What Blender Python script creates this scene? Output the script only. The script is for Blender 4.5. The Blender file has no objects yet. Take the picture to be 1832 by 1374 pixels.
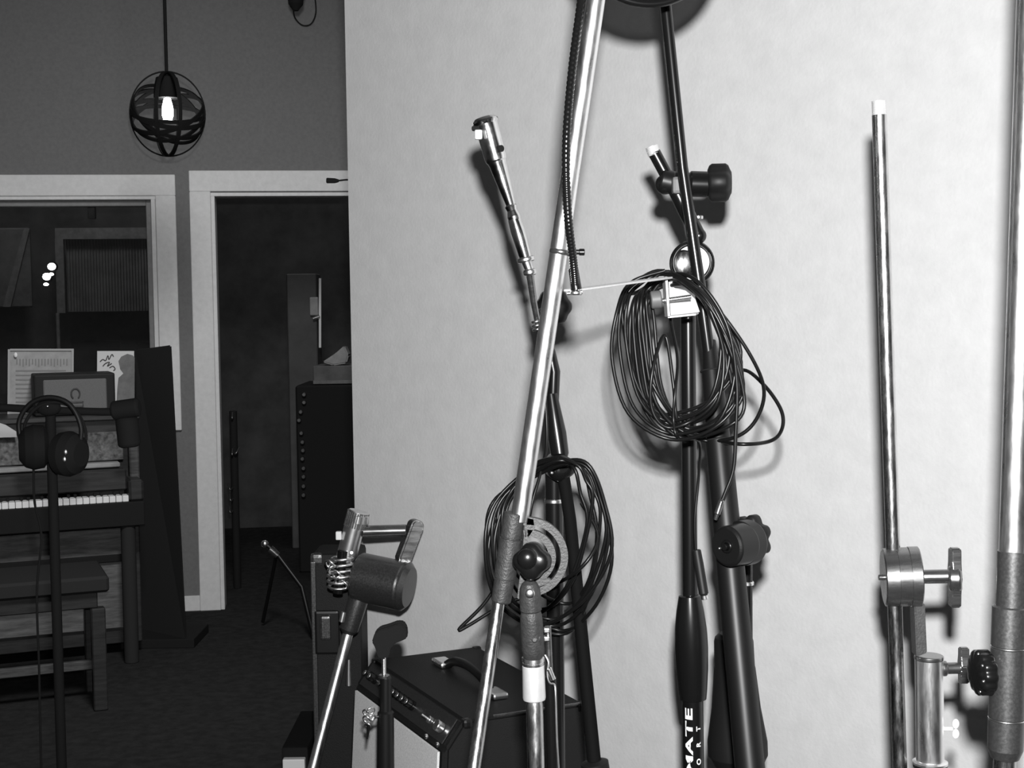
import bpy, bmesh, math, random
from mathutils import Vector, Matrix
random.seed(7)
V = Vector
PI = math.pi
F = 2540.0            # focal length in pixels of the 1832 px wide frame
EYE = 1.47
PITCH = math.atan(0.056)
ROLL = 0.0138
sc = bpy.context.scene
COL = sc.collection

# ------------------------------------------------------------------ camera
fwd = V((0, math.cos(PITCH), -math.sin(PITCH)))
r0 = V((1, 0, 0))
u0 = r0.cross(fwd)
right = (r0 * math.cos(ROLL) - u0 * math.sin(ROLL)).normalized()
up = right.cross(fwd).normalized()
CAM = V((0, 0, EYE))
cd = bpy.data.cameras.new('camera')
cam = bpy.data.objects.new('camera', cd)
COL.objects.link(cam)
M = Matrix((right, up, -fwd)).transposed().to_4x4()
M.translation = CAM
cam.matrix_world = M
cd.sensor_width = 36
cd.lens = 36 * F / 1832
cd.clip_start = 0.02
sc.camera = cam

def ray(px, py):
    return fwd + right * ((px - 916) / F) + up * ((687 - py) / F)
def P(px, py, d):
    """point of the place seen at a pixel, at distance d in front of the lens (along world Y)"""
    r = ray(px, py)
    return CAM + r * (d / r.y)
def K(w, d):
    """real length of w pixels at distance d"""
    return w * d / F

# ------------------------------------------------------------------ materials
def mat(name, col, rough=0.5, metal=0.0, noise=0.0, nscale=30, bump=0.0, bscale=200, spec=0.5, alpha=1.0, emit=None, rvar=0.0, detail=4, stretch=None, coat=0):
    m = bpy.data.materials.new(name); m.use_nodes = True
    nt = m.node_tree; b = nt.nodes['Principled BSDF']
    c = (col, col, col, 1)
    b.inputs['Base Color'].default_value = c
    b.inputs['Roughness'].default_value = rough
    b.inputs['Metallic'].default_value = metal
    b.inputs['Specular IOR Level'].default_value = spec
    b.inputs['Coat Weight'].default_value = coat
    b.inputs['Alpha'].default_value = alpha
    if emit:
        b.inputs['Emission Color'].default_value = (1, 1, 1, 1)
        b.inputs['Emission Strength'].default_value = emit
    tc = None
    def coords():
        t = nt.nodes.new('ShaderNodeTexCoord')
        if stretch:
            mp = nt.nodes.new('ShaderNodeMapping'); mp.inputs['Scale'].default_value = stretch
            nt.links.new(t.outputs['Object'], mp.inputs['Vector']); return mp.outputs['Vector']
        return t.outputs['Object']
    if noise or rvar:
        co = coords()
        n = nt.nodes.new('ShaderNodeTexNoise'); n.inputs['Scale'].default_value = nscale
        n.inputs['Detail'].default_value = detail; n.inputs['Roughness'].default_value = 0.65
        nt.links.new(co, n.inputs['Vector'])
        if noise:
            r = nt.nodes.new('ShaderNodeMapRange')
            r.inputs['From Min'].default_value = 0.3; r.inputs['From Max'].default_value = 0.7
            r.inputs['To Min'].default_value = max(0, col * (1 - noise)); r.inputs['To Max'].default_value = min(1, col * (1 + noise))
            nt.links.new(n.outputs['Fac'], r.inputs['Value'])
            k = nt.nodes.new('ShaderNodeCombineColor')
            for i in range(3): nt.links.new(r.outputs['Result'], k.inputs[i])
            nt.links.new(k.outputs['Color'], b.inputs['Base Color'])
        if rvar:
            r = nt.nodes.new('ShaderNodeMapRange')
            r.inputs['From Min'].default_value = 0.35; r.inputs['From Max'].default_value = 0.7
            r.inputs['To Min'].default_value = max(0.02, rough - rvar); r.inputs['To Max'].default_value = min(1, rough + rvar)
            nt.links.new(n.outputs['Fac'], r.inputs['Value']); nt.links.new(r.outputs['Result'], b.inputs['Roughness'])
    if bump:
        n = nt.nodes.new('ShaderNodeTexNoise'); n.inputs['Scale'].default_value = bscale; n.inputs['Detail'].default_value = 3
        nt.links.new(coords(), n.inputs['Vector'])
        bp = nt.nodes.new('ShaderNodeBump'); bp.inputs['Strength'].default_value = bump; bp.inputs['Distance'].default_value = 0.002
        nt.links.new(n.outputs['Fac'], bp.inputs['Height']); nt.links.new(bp.outputs['Normal'], b.inputs['Normal'])
    return m

m_wall = mat('pale_plaster', 0.72, 0.75, noise=0.05, nscale=26, bump=0.25, bscale=160, spec=0.2, detail=8)
m_back = mat('grey_wall_paint', 0.165, 0.85, noise=0.1, nscale=60, bump=0.2, spec=0.15, detail=8)
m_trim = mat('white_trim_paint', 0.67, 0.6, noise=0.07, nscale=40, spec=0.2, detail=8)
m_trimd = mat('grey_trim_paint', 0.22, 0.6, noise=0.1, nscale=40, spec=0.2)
m_floor = mat('dark_carpet', 0.03, 1.0, noise=0.25, nscale=25, spec=0.0)
m_ceil = mat('ceiling_paint', 0.25, 0.9)
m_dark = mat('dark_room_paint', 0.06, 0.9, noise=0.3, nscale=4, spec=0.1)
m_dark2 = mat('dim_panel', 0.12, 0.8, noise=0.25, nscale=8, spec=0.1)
m_chrome = mat('scratched_chrome', 0.88, 0.33, 1.0, noise=0.08, nscale=150, rvar=0.06, detail=8, stretch=(1, 1, .2))
m_chromed = mat('tarnished_chrome', 0.62, 0.27, 1.0, noise=0.3, nscale=170, rvar=0.08, detail=10, stretch=(1, 1, .22))
m_microphone = mat('polished_microphone_chrome', 0.8, 0.2, 1.0, noise=0.1, nscale=60, rvar=0.05)
m_nickel = mat('satin_nickel', 0.8, 0.3, 1.0, noise=0.1, nscale=80)
m_bright = mat('bare_aluminium', 0.8, 0.45, 0.6, noise=0.06, nscale=90)
m_cast = mat('grey_hammered_casting', 0.032, 0.5, 0.1, noise=0.3, nscale=170, bump=0.35, bscale=500)
m_castl = mat('pale_grey_casting', 0.048, 0.5, 0.1, noise=0.2, nscale=150, bump=0.25, bscale=420)
m_steel = mat('dull_steel', 0.29, 0.27, 0.92, noise=0.12, nscale=120, rvar=0.05, stretch=(.15, 1, 1))
m_steeld = mat('dark_steel', 0.15, 0.34, 0.85, noise=0.2, nscale=320, rvar=0.06)
m_sleevei = mat('grey_enamel', 0.15, 0.36, 0.85, noise=0.15, nscale=400, rvar=0.04)
m_black = mat('glossy_black_paint', 0.006, 0.24, spec=0.45)
m_blacks = mat('satin_black_metal', 0.007, 0.38, spec=0.4)
m_rubber = mat('black_rubber', 0.009, 0.5, spec=0.3)
m_cable = mat('black_cable_jacket', 0.006, 0.34, spec=0.35)
m_flat = mat('matt_black', 0.014, 0.85, spec=0.15)
m_lampblack = mat('dull_black_iron', 0.004, 0.8, spec=0.1)
m_gobo = mat('black_felt', 0.03, 0.95, spec=0.05)
m_tolex = mat('black_tolex', 0.011, 0.6, bump=0.4, bscale=700, spec=0.25)
m_grille = mat('silver_grille_cloth', 0.85, 0.8, noise=0.18, nscale=420, spec=0.15, detail=2)
m_wood = mat('dark_piano_wood', 0.03, 0.4, noise=0.35, nscale=9, spec=0.3, stretch=(1, 1, 9))
m_woodl = mat('worn_brown_wood', 0.075, 0.6, noise=0.5, nscale=12, spec=0.25, stretch=(1, 1, 8))
m_keyw = mat('ivory_key', 0.8, 0.4)
m_paper = mat('paper', 0.55, 0.8)
m_sleeve = mat('grey_paper', 0.30, 0.8, noise=0.15, nscale=22)
m_ink = mat('dark_ink', 0.05, 0.8)
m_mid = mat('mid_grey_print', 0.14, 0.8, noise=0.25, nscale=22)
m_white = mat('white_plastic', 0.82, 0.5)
m_greyp = mat('grey_plastic', 0.12, 0.5)
m_label = mat('white_lettering', 0.85, 0.6)
m_bulb = mat('lit_bulb', 1.0, 0.3, emit=26)
m_reflection = mat('glowing_reflection', 1.0, 0.3, emit=14)  # emission stands in for bright reflections in the window glass

def glass_mat():
    m = bpy.data.materials.new('window_glass'); m.use_nodes = True
    nt = m.node_tree; nt.nodes.clear()
    o = nt.nodes.new('ShaderNodeOutputMaterial'); mx = nt.nodes.new('ShaderNodeMixShader')
    t = nt.nodes.new('ShaderNodeBsdfTransparent'); g = nt.nodes.new('ShaderNodeBsdfGlossy')
    g.inputs['Roughness'].default_value = 0.03
    t.inputs['Color'].default_value = (0.85, 0.85, 0.85, 1)
    f = nt.nodes.new('ShaderNodeFresnel'); f.inputs['IOR'].default_value = 1.45
    nt.links.new(f.outputs[0], mx.inputs[0]); nt.links.new(t.outputs[0], mx.inputs[1]); nt.links.new(g.outputs[0], mx.inputs[2])
    nt.links.new(mx.outputs[0], o.inputs[0]); return m
m_glass = glass_mat()
def gauze_mat():
    m = bpy.data.materials.new('nylon_gauze'); m.use_nodes = True
    nt = m.node_tree; nt.nodes.clear()
    o = nt.nodes.new('ShaderNodeOutputMaterial'); mx = nt.nodes.new('ShaderNodeMixShader')
    t = nt.nodes.new('ShaderNodeBsdfTransparent'); d = nt.nodes.new('ShaderNodeBsdfDiffuse')
    d.inputs['Color'].default_value = (0.02, 0.02, 0.02, 1); mx.inputs[0].default_value = 0.8
    nt.links.new(t.outputs[0], mx.inputs[1]); nt.links.new(d.outputs[0], mx.inputs[2]); nt.links.new(mx.outputs[0], o.inputs[0]); return m
m_gauze = gauze_mat()

# ------------------------------------------------------------------ shape helpers
def frame_of(ax):
    ax = ax.normalized()
    h = V((0, 0, 1)) if abs(ax.z) < 0.9 else V((0, -1, 0))
    x = h.cross(ax).normalized(); y = ax.cross(x).normalized()
    return x, y, ax
def sweep(bm, pts, rad, n=12, cap=True, closed=False):
    pts = [V(p) for p in pts]
    if not hasattr(rad, '__len__'): rad = [rad] * len(pts)
    N = len(pts); rings = []
    def tan(i):
        if closed: return (pts[(i + 1) % N] - pts[i - 1]).normalized()
        a = pts[max(0, i - 1)]; b = pts[min(N - 1, i + 1)]
        return (b - a).normalized()
    t = tan(0); x, y, _ = frame_of(t); pt = t
    for i in range(N):
        t = tan(i)
        if i:
            q = pt.rotation_difference(t); x = q @ x; x = (x - t * x.dot(t)).normalized(); y = t.cross(x)
        pt = t
        rings.append([bm.verts.new(pts[i] + (x * math.cos(2 * PI * k / n) + y * math.sin(2 * PI * k / n)) * rad[i]) for k in range(n)])
    for i in range(N if closed else N - 1):
        a, b = rings[i], rings[(i + 1) % N]
        for k in range(n):
            f = bm.faces.new((a[k], a[(k + 1) % n], b[(k + 1) % n], b[k])); f.smooth = True
    if cap and not closed:
        for R_ in (rings[0], rings[-1]):
            bm.faces.new(R_ if R_ is rings[-1] else R_[::-1])
            for k in range(n): bm.edges.get((R_[k], R_[(k + 1) % n])).smooth = False
    return bm
def lathe(bm, a, b, prof, n=28):
    """prof: (fraction of a->b, radius); equal fractions give a sharp step"""
    a, b = V(a), V(b); x, y, z = frame_of(b - a); L = (b - a).length
    rings = []
    for t, r in prof:
        c = a + z * (t * L)
        rings.append([bm.verts.new(c + (x * math.cos(2 * PI * k / n) + y * math.sin(2 * PI * k / n)) * max(r, 1e-5)) for k in range(n)])
    dirs = [math.atan2(prof[i + 1][1] - prof[i][1], (prof[i + 1][0] - prof[i][0]) * L + 1e-9) for i in range(len(prof) - 1)]
    sharp = [0] + [i for i in range(1, len(prof) - 1) if abs(dirs[i] - dirs[i - 1]) > 0.35] + [len(prof) - 1]
    SH = [(rings[i][k], rings[i][(k + 1) % n]) for i in sharp for k in range(n)]
    for i in range(len(rings) - 1):
        p, q = rings[i], rings[i + 1]
        dt = abs(prof[i + 1][0] - prof[i][0]) * L; dr = abs(prof[i + 1][1] - prof[i][1])
        for k in range(n):
            f = bm.faces.new((p[k], p[(k + 1) % n], q[(k + 1) % n], q[k])); f.smooth = dt > dr * 0.6
    bm.faces.new(rings[0][::-1]); bm.faces.new(rings[-1])
    for v0, v1 in SH:
        e = bm.edges.get((v0, v1))
        if e: e.smooth = False
    return bm
def cyl(bm, a, b, r, bev=0.12, n=28):
    if bev == 0: return lathe(bm, a, b, [(0, r), (1, r)], n)
    L = (V(b) - V(a)).length; e = min(r * bev, L * 0.3); t = e / L
    return lathe(bm, a, b, [(0, r - e), (t * 0.4, r - e * 0.3), (t, r), (1 - t, r), (1 - t * 0.4, r - e * 0.3), (1, r - e)], n)
def box(bm, c, size, ax=None, bev=0.0, seg=2):
    """ax: (x, y, z) unit vectors"""
    if ax is None: ax = (V((1, 0, 0)), V((0, 1, 0)), V((0, 0, 1)))
    t = bmesh.new(); bmesh.ops.create_cube(t, size=1)
    for v in t.verts:
        v.co = V((v.co.x * size[0], v.co.y * size[1], v.co.z * size[2]))
    if bev: bmesh.ops.bevel(t, geom=list(t.edges), offset=bev, segments=seg, affect='EDGES', profile=0.6)
    mp = {}
    for v in t.verts: mp[v] = bm.verts.new(V(c) + ax[0] * v.co.x + ax[1] * v.co.y + ax[2] * v.co.z)
    for f in t.faces:
        try: bm.faces.new([mp[v] for v in f.verts])
        except ValueError: pass
    t.free(); return bm
def prism(bm, pts, d, bev=0.0):
    """closed outline (3D points in one plane) pushed along vector d"""
    t = bmesh.new()
    vs = [t.verts.new(V(p)) for p in pts]; f = t.faces.new(vs)
    r = bmesh.ops.extrude_face_region(t, geom=[f])
    for e in r['geom']:
        if isinstance(e, bmesh.types.BMVert): e.co += V(d)
    bmesh.ops.recalc_face_normals(t, faces=t.faces)
    if bev: bmesh.ops.bevel(t, geom=list(t.edges), offset=bev, segments=2, affect='EDGES')
    mp = {v: bm.verts.new(v.co) for v in t.verts}
    for f in t.faces: bm.faces.new([mp[v] for v in f.verts])
    t.free(); return bm
def spline(pts, n=8, closed=False):
    pts = [V(p) for p in pts]; N = len(pts); out = []
    rng = range(N) if closed else range(N - 1)
    for i in rng:
        if closed: p0, p1, p2, p3 = pts[i - 1], pts[i], pts[(i + 1) % N], pts[(i + 2) % N]
        else: p0, p1, p2, p3 = pts[max(0, i - 1)], pts[i], pts[i + 1], pts[min(N - 1, i + 2)]
        for k in range(n):
            t = k / n
            out.append(0.5 * ((2 * p1) + (p2 - p0) * t + (2 * p0 - 5 * p1 + 4 * p2 - p3) * t * t + (3 * p1 - p0 - 3 * p2 + p3) * t ** 3))
    if not closed: out.append(pts[-1])
    return out
def lobed(bm, c, ax, r, th, lobes=6, depth=0.18, bev=0.15, dome=True, n=72):
    """a lobed knob: outline modulated round axis ax, thickness th, centred on c"""
    x, y, z = frame_of(V(ax)); prof = [(-.5, 1 - bev * 1.6), (-.42, 1 - bev * .5), (-.3, 1), (.3, 1), (.42, 1 - bev * .5), (.5, 1 - bev * 1.6)]
    if dome: prof += [(.56, .55), (.58, .3)]
    rings = []
    for t, s in prof:
        ring = []
        for k in range(n):
            a = 2 * PI * k / n
            rr = r * (1 - depth * (0.5 - 0.5 * math.cos(lobes * a)) ** 1.5) * s
            ring.append(bm.verts.new(V(c) + z * (t * th) + (x * math.cos(a) + y * math.sin(a)) * rr))
        rings.append(ring)
    for i in range(len(rings) - 1):
        for k in range(n):
            f = bm.faces.new((rings[i][k], rings[i][(k + 1) % n], rings[i + 1][(k + 1) % n], rings[i + 1][k])); f.smooth = True
    bm.faces.new(rings[0][::-1]); bm.faces.new(rings[-1]); return bm
def ball(bm, c, r, sx=1, sy=1, sz=1, ax=None, n=20):
    t = bmesh.new(); bmesh.ops.create_uvsphere(t, u_segments=n, v_segments=n // 2 + 2, radius=1)
    ax = ax or (V((1, 0, 0)), V((0, 1, 0)), V((0, 0, 1)))
    mp = {v: bm.verts.new(V(c) + ax[0] * v.co.x * r * sx + ax[1] * v.co.y * r * sy + ax[2] * v.co.z * r * sz) for v in t.verts}
    for f in t.faces: bm.faces.new([mp[v] for v in f.verts]).smooth = True
    t.free(); return bm
def ring(bm, c, ax, R, r, n=40, m=8, flat=1.0):
    x, y, z = frame_of(V(ax)); g = []
    for i in range(n):
        a = 2 * PI * i / n; d = x * math.cos(a) + y * math.sin(a)
        g.append([bm.verts.new(V(c) + d * (R + r * math.cos(2 * PI * k / m)) + z * (r * flat * math.sin(2 * PI * k / m))) for k in range(m)])
    for i in range(n):
        for k in range(m):
            f = bm.faces.new((g[i][k], g[(i + 1) % n][k], g[(i + 1) % n][(k + 1) % m], g[i][(k + 1) % m])); f.smooth = True
    return bm
NB = bmesh.new

WP = {}
def obj(name, bm, m, parent=None, label=None):
    bmesh.ops.recalc_face_normals(bm, faces=bm.faces)
    xs = [v.co for v in bm.verts]
    c = V([(min(v[i] for v in xs) + max(v[i] for v in xs)) / 2 for i in range(3)])
    for v in bm.verts: v.co -= c
    me = bpy.data.meshes.new(name); bm.to_mesh(me); bm.free(); me.materials.append(m)
    o = bpy.data.objects.new(name, me); COL.objects.link(o)
    if parent is not None:
        o.parent = parent; o.location = c - WP[parent.name]
    else: o.location = c
    WP[o.name] = c
    if label: o['label'] = label
    return o
def thing(name, label, cat, loc, group=None):
    o = bpy.data.objects.new(name, None); COL.objects.link(o); o.location = V(loc); o.empty_display_size = .05
    WP[o.name] = V(loc)
    o['label'] = label; o['category'] = cat
    if group: o['group'] = group
    return o
def tag(o, label, cat, group=None, kind=None):
    o['label'] = label; o['category'] = cat
    if group: o['group'] = group
    if kind: o['kind'] = kind
    return o
def struct(name, bm, m, label=None):
    o = obj(name, bm, m); o['kind'] = 'structure'
    if label: o['label'] = label
    return o
def floor_pt(p): return V((p.x, p.y, 0))
def down(p, q):
    """continue the line p->q (top to bottom) straight to the floor"""
    d = (q - p).normalized(); t = (q.z - 0.02) / -d.z
    return q + d * t

# ------------------------------------------------------------------ the room
b = NB(); box(b, (0, 4.2, -.05), (12, 14, .1)); struct('floor', b, m_floor)
b = NB(); box(b, (0, 4.2, 3.45), (12, 14, .1)); struct('ceiling', b, m_ceil)
# pale wall right of the doorway, running obliquely away to the left
wl = P(625, 545, 3.1); wr = P(1832, 545, 2.1)
wl.z = wr.z = 0
wd = (wr - wl).normalized(); wn = V((-wd.y, wd.x, 0))      # wn points away from the camera
if wn.y < 0: wn = -wn
WL = 3.3
b = NB(); c = wl + wd * (WL / 2) + wn * .06; box(b, (c.x, c.y, 1.7), (WL, .12, 3.4), (wd, wn, V((0, 0, 1))), .004, 1)
struct('wall_right', b, m_wall)
# far wall with a window and a doorway
BT = 0.14; BX = V((1, BT, 0)).normalized(); BN = V((-BX.y, BX.x, 0)); B0 = V((-1.266, 6.9, 0))
def W(px, py, off=0.0):
    r = ray(px, py); t = ((B0 - BN * off) - CAM).dot(BN) / r.dot(BN); return CAM + r * t
def WU(px, py): return (W(px, py) - B0).dot(BX)
def wbox(bm, u0_, u1, z0, z1, n0, n1, bev=0.0):
    c = B0 + BX * ((u0_ + u1) / 2) + BN * ((n0 + n1) / 2); c.z = (z0 + z1) / 2
    box(bm, c, (u1 - u0_, n1 - n0, z1 - z0), (BX, BN, V((0, 0, 1))), bev, 1)
win_r = WU(281, 450); win_l = WU(-330, 450); win_t = W(200, 349).z; win_b = W(290, 735).z
dr_l = WU(381, 500); dr_r = dr_l + 0.86; dr_t = W(450, 343).z
b = NB(); UL, UR = -4.5, 4.0
wbox(b, UL, win_l, 0, 3.4, 0, .14); wbox(b, win_l, win_r, 0, win_b, 0, .14); wbox(b, win_l, win_r, win_t, 3.4, 0, .14)
wbox(b, win_r, dr_l, 0, 3.4, 0, .14); wbox(b, dr_l, dr_r, dr_t, 3.4, 0, .14); wbox(b, dr_r, UR, 0, 3.4, 0, .14)
struct('wall_back', b, m_back)
tw = 0.095
b = NB()
wbox(b, win_l, win_r + tw, win_t - .005, win_t + tw, -.022, 0, .003); wbox(b, win_r, win_r + tw, win_b - tw, win_t - .005, -.0215, 0, .003)
wbox(b, win_l, win_r, win_b - tw, win_b, -.022, 0, .003)
wbox(b, win_l, win_r, win_t - .022, win_t - .003, -.012, .06, .002); wbox(b, win_r - .022, win_r - .002, win_b, win_t - .022, -.012, .06, .002)
wt = struct('trim_1', b, m_trim)
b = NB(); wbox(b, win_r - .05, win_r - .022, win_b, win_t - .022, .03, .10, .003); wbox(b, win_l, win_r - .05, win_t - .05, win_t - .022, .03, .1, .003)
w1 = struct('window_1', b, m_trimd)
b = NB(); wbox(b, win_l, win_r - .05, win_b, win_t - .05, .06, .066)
obj('pane', b, m_glass, w1)
b = NB()
wbox(b, dr_l - .1, dr_r + .1, dr_t, dr_t + .10, -.022, 0, .003); wbox(b, dr_l - .1, dr_l, 0, dr_t, -.0215, 0, .003); wbox(b, dr_r, dr_r + .1, 0, dr_t, -.0215, 0, .003)
wbox(b, dr_l, dr_r, dr_t - .022, dr_t - .004, -.01, .12, .002); wbox(b, dr_l, dr_l + .018, 0, dr_t - .022, -.01, .12, .002); wbox(b, dr_r - .018, dr_r, 0, dr_t - .022, -.01, .12, .002)
struct('trim_2', b, m_trim)
b = NB(); wbox(b, UL, dr_l - .1, 0, .075, -.016, 0, .003); struct('baseboard_back', b, m_trim)
# dim rooms behind the far wall
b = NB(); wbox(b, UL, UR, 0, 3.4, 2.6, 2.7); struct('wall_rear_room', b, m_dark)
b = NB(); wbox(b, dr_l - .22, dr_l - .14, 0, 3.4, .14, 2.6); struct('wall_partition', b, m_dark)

# dim second window seen through the glass: panelled frame and drapery
def far(px, py, n): return W(px, py, -n)
t = thing('acoustic_panel', 'wide dim framed panel with ribbed cloth seen through the control room window', 'acoustic panel', floor_pt(far(180, 500, 2.4)))
def wrect(bm, x0, y0, x1, y1, n, th, bev=0):
    a = far(x0, y0, n); c = far(x1, y1, n); u0_ = (a - B0).dot(BX); u1 = (c - B0).dot(BX)
    wbox(bm, u0_, u1, c.z, a.z, n, n + th, bev)
b = NB(); wrect(b, 98, 408, 268, 427, 2.4, .05); wrect(b, 98, 427, 117, 560, 2.4, .05); obj('frame', b, m_mid, t)
b = NB()
for i in range(28): wrect(b, 118 + i * 5.3, 428, 121.5 + i * 5.3, 556, 2.44, .02)
wrect(b, 117, 427, 268, 556, 2.46, .01)
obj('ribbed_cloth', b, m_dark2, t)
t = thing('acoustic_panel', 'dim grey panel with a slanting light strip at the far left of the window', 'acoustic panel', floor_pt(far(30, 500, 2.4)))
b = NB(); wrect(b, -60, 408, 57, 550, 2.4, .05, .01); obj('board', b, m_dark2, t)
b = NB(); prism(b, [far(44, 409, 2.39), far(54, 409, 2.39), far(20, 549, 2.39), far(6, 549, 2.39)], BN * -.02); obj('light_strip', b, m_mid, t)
t = thing('beam_bracket', 'small pale bracket hanging under the head of the control room window', 'bracket', far(163, 362, .3))
b = NB(); wrect(b, 156, 362, 170, 391, .3, .05, .004); wrect(b, 152, 356, 174, 363, .3, .06, .004); obj('bracket_body', b, m_mid, t)
for (x, y, lab) in ((93, 477, 'upper small lamp reflection in the window glass, built as a glowing ball'), (84, 495, 'lower small lamp reflection in the window glass, built as a glowing ball')):
    t = thing('lamp_reflection', lab, 'reflection', far(x, y, 1.6), 'lamp reflections in the window')
    c = far(x, y, 1.6)  # glowing balls set behind the pane imitate reflections in it
    b = NB(); ball(b, c - BN * .01, .021, 1.15, .6, 1); obj('reflection_glow', b, m_reflection, t)
    b = NB(); lathe(b, c + BN * .07, c, [(0, .02), (.6, .03), (1, .022)]); obj('reflection_backing', b, m_flat, t)
    b = NB(); ball(b, c + V((.0, -.02, -.045)), .011, 1.4, .8, .8); obj('lens', b, m_reflection, t)  # second glow of the same reflection, no lens there
b = NB(); cyl(b, far(103, 560, 2.38), floor_pt(far(103, 560, 2.38)), .012); tag(obj('thin_post', b, m_mid), 'thin pale post standing below the panel behind the window', 'post')

# ---------------------------------------------------------------- inside the doorway
def DP(px, py, d): return P(px, py, d)
t = thing('mirror_cabinet', 'tall dim cabinet door with a bright edge strip in the doorway', 'cabinet', floor_pt(P(545, 800, 8.6)))
b = NB(); a = P(512, 490, 8.6); c = P(576, 1000, 8.6)
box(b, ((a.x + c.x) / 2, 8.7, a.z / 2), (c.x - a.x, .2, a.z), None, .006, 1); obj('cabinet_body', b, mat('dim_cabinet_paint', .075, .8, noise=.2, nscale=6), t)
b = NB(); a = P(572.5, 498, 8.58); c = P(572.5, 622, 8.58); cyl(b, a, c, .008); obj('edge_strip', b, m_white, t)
b = NB(); box(b, P(562, 548, 8.57), (.05, .03, .11), None, .008); obj('door_handle', b, m_sleeve, t)
b = NB(); cyl(b, P(560, 570, 8.55), P(572, 566, 8.55), .008); obj('latch', b, m_nickel, t)
# storage box with crumpled cloth, on rack
rk = P(600, 700, 7.9)
t = thing('equipment_rack', 'black equipment rack with a column of small knobs in the dark doorway', 'rack', floor_pt(rk))
a = P(528, 690, 7.8); c = P(650, 1000, 7.8)
b = NB(); box(b, ((a.x + c.x) / 2, 8.05, a.z / 2), (c.x - a.x, .5, a.z), None, .01, 1); obj('rack_case', b, m_flat, t)
for i, (x, y) in enumerate(((544, 706), (544, 720), (538, 737), (535, 752), (539, 775), (541, 791), (542, 806), (541, 821), (543, 838), (543, 853), (543, 870), (543, 886))):
    b = NB(); p = P(x, y, 7.78); cyl(b, p + V((0, .03, 0)), p + V((0, -.01, 0)), .012, .3, 14); obj('knob', b, m_steeld, t)
t = thing('cardboard_box', 'dim open box on the rack in the doorway', 'box', P(595, 690, 7.95))
zr = P(528, 690, 7.8).z + .003; a = P(560, 655, 7.85); c = P(632, 690, 7.85); c.z = zr
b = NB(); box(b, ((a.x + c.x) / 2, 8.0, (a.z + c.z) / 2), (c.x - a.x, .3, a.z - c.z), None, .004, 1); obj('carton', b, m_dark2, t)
b = NB(); box(b, ((a.x + c.x) / 2, 7.845, c.z + .012), (c.x - a.x, .01, .02), None, .002, 1); obj('lower_flap', b, m_mid, t)
b = NB(); pts = [P(x, y, 7.9) for x, y in ((576, 648), (600, 632), (616, 618), (624, 636), (620, 650), (596, 654))]
prism(b, pts, (0, .12, 0), .008); tag(obj('crumpled_paper', b, m_sleeve), 'pale crumpled paper lying on the box in the doorway', 'paper')
# leather case with chrome latch
t = thing('drum_stand', 'dark folded stand with one glinting chrome tip low in the doorway', 'stand', floor_pt(P(500, 1000, 6.3)))
b = NB(); sweep(b, [P(475, 973, 6.3), P(495, 990, 6.3), P(540, 1050, 6.25), V((P(560, 1090, 6.2).x, 6.2, .02))], .011, 10); obj('strut', b, m_blacks, t)
b = NB(); ball(b, P(474, 973, 6.3), .017); obj('chrome_tip', b, m_chrome, t)
b = NB(); sweep(b, [P(483, 982, 6.3), P(497, 994, 6.3)], [.02, .016], 12); obj('clamp', b, m_steel, t)
b = NB(); sweep(b, [P(495, 990, 6.3), V((P(470, 1100, 6.5).x, 6.5, .02))], .009, 8); obj('strut', b, m_blacks, t)
t = thing('coat_rack', 'black upright post with small hooks just inside the doorway', 'rack', floor_pt(P(417, 900, 7.4)))
p = P(417, 735, 7.4); b = NB(); cyl(b, p, floor_pt(p), .02); obj('post', b, m_flat, t)
for (x, y) in ((416, 745), (416, 810), (428, 808), (409, 872), (411, 892), (410, 913)):
    b = NB(); q = P(x, y, 7.37); sweep(b, spline([P(417, y, 7.385), (P(417, y, 7.37) + q) / 2 + V((0, -.02, -.01)), q + V((0, 0, .02))], 5), .005, 8); obj('hook', b, m_steeld, t)
# plug poking past the wall edge
t = thing('cable_plug', 'black plug on a short lead across the door head trim by the pale wall edge', 'plug', P(600, 323, 3.3))
wc = V((wl.x, wl.y, 0)) + wn * .06
b = NB(); lathe(b, P(584, 323, 3.14), P(606, 323.5, 3.14), [(0, K(4, 3.1)), (.05, K(5, 3.1)), (.7, K(4.5, 3.1)), (1, K(2.5, 3.1))], 16); obj('plug_body', b, m_flat, t)
b = NB(); sweep(b, spline([P(604, 323.5, 3.14), P(616, 322, 3.14), P(632, 321, 3.17)], 5), K(1.6, 3.1), 8); obj('lead', b, m_flat, t)
# hanging speaker at top of the far wall
t = thing('wall_speaker', 'black rounded wall speaker with a dangling wire high on the grey wall', 'speaker', W(530, -20))
b = NB(); lathe(b, W(529, -60, .1), W(529, 19, .1), [(0, .04), (.15, .055), (.6, .04), (.85, .035), (1, .012)], 20); obj('speaker_body', b, m_flat, t)
b = NB(); p = W(529, -45); box(b, p - BN * .05, (.04, .1, .05), (BX, BN, V((0, 0, 1))), .004); obj('wall_bracket', b, m_flat, t)
b = NB(); sweep(b, spline([W(525, 16, .1), W(527, 30, .03), W(536, 42, .012), W(546, 46, .012), W(557, 42, .012), W(564, 28, .012), W(565, 10, .012), W(560, -20, .012), W(545, -60, .012)], 8), .0034, 8); obj('wire', b, m_flat, t)

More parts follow.
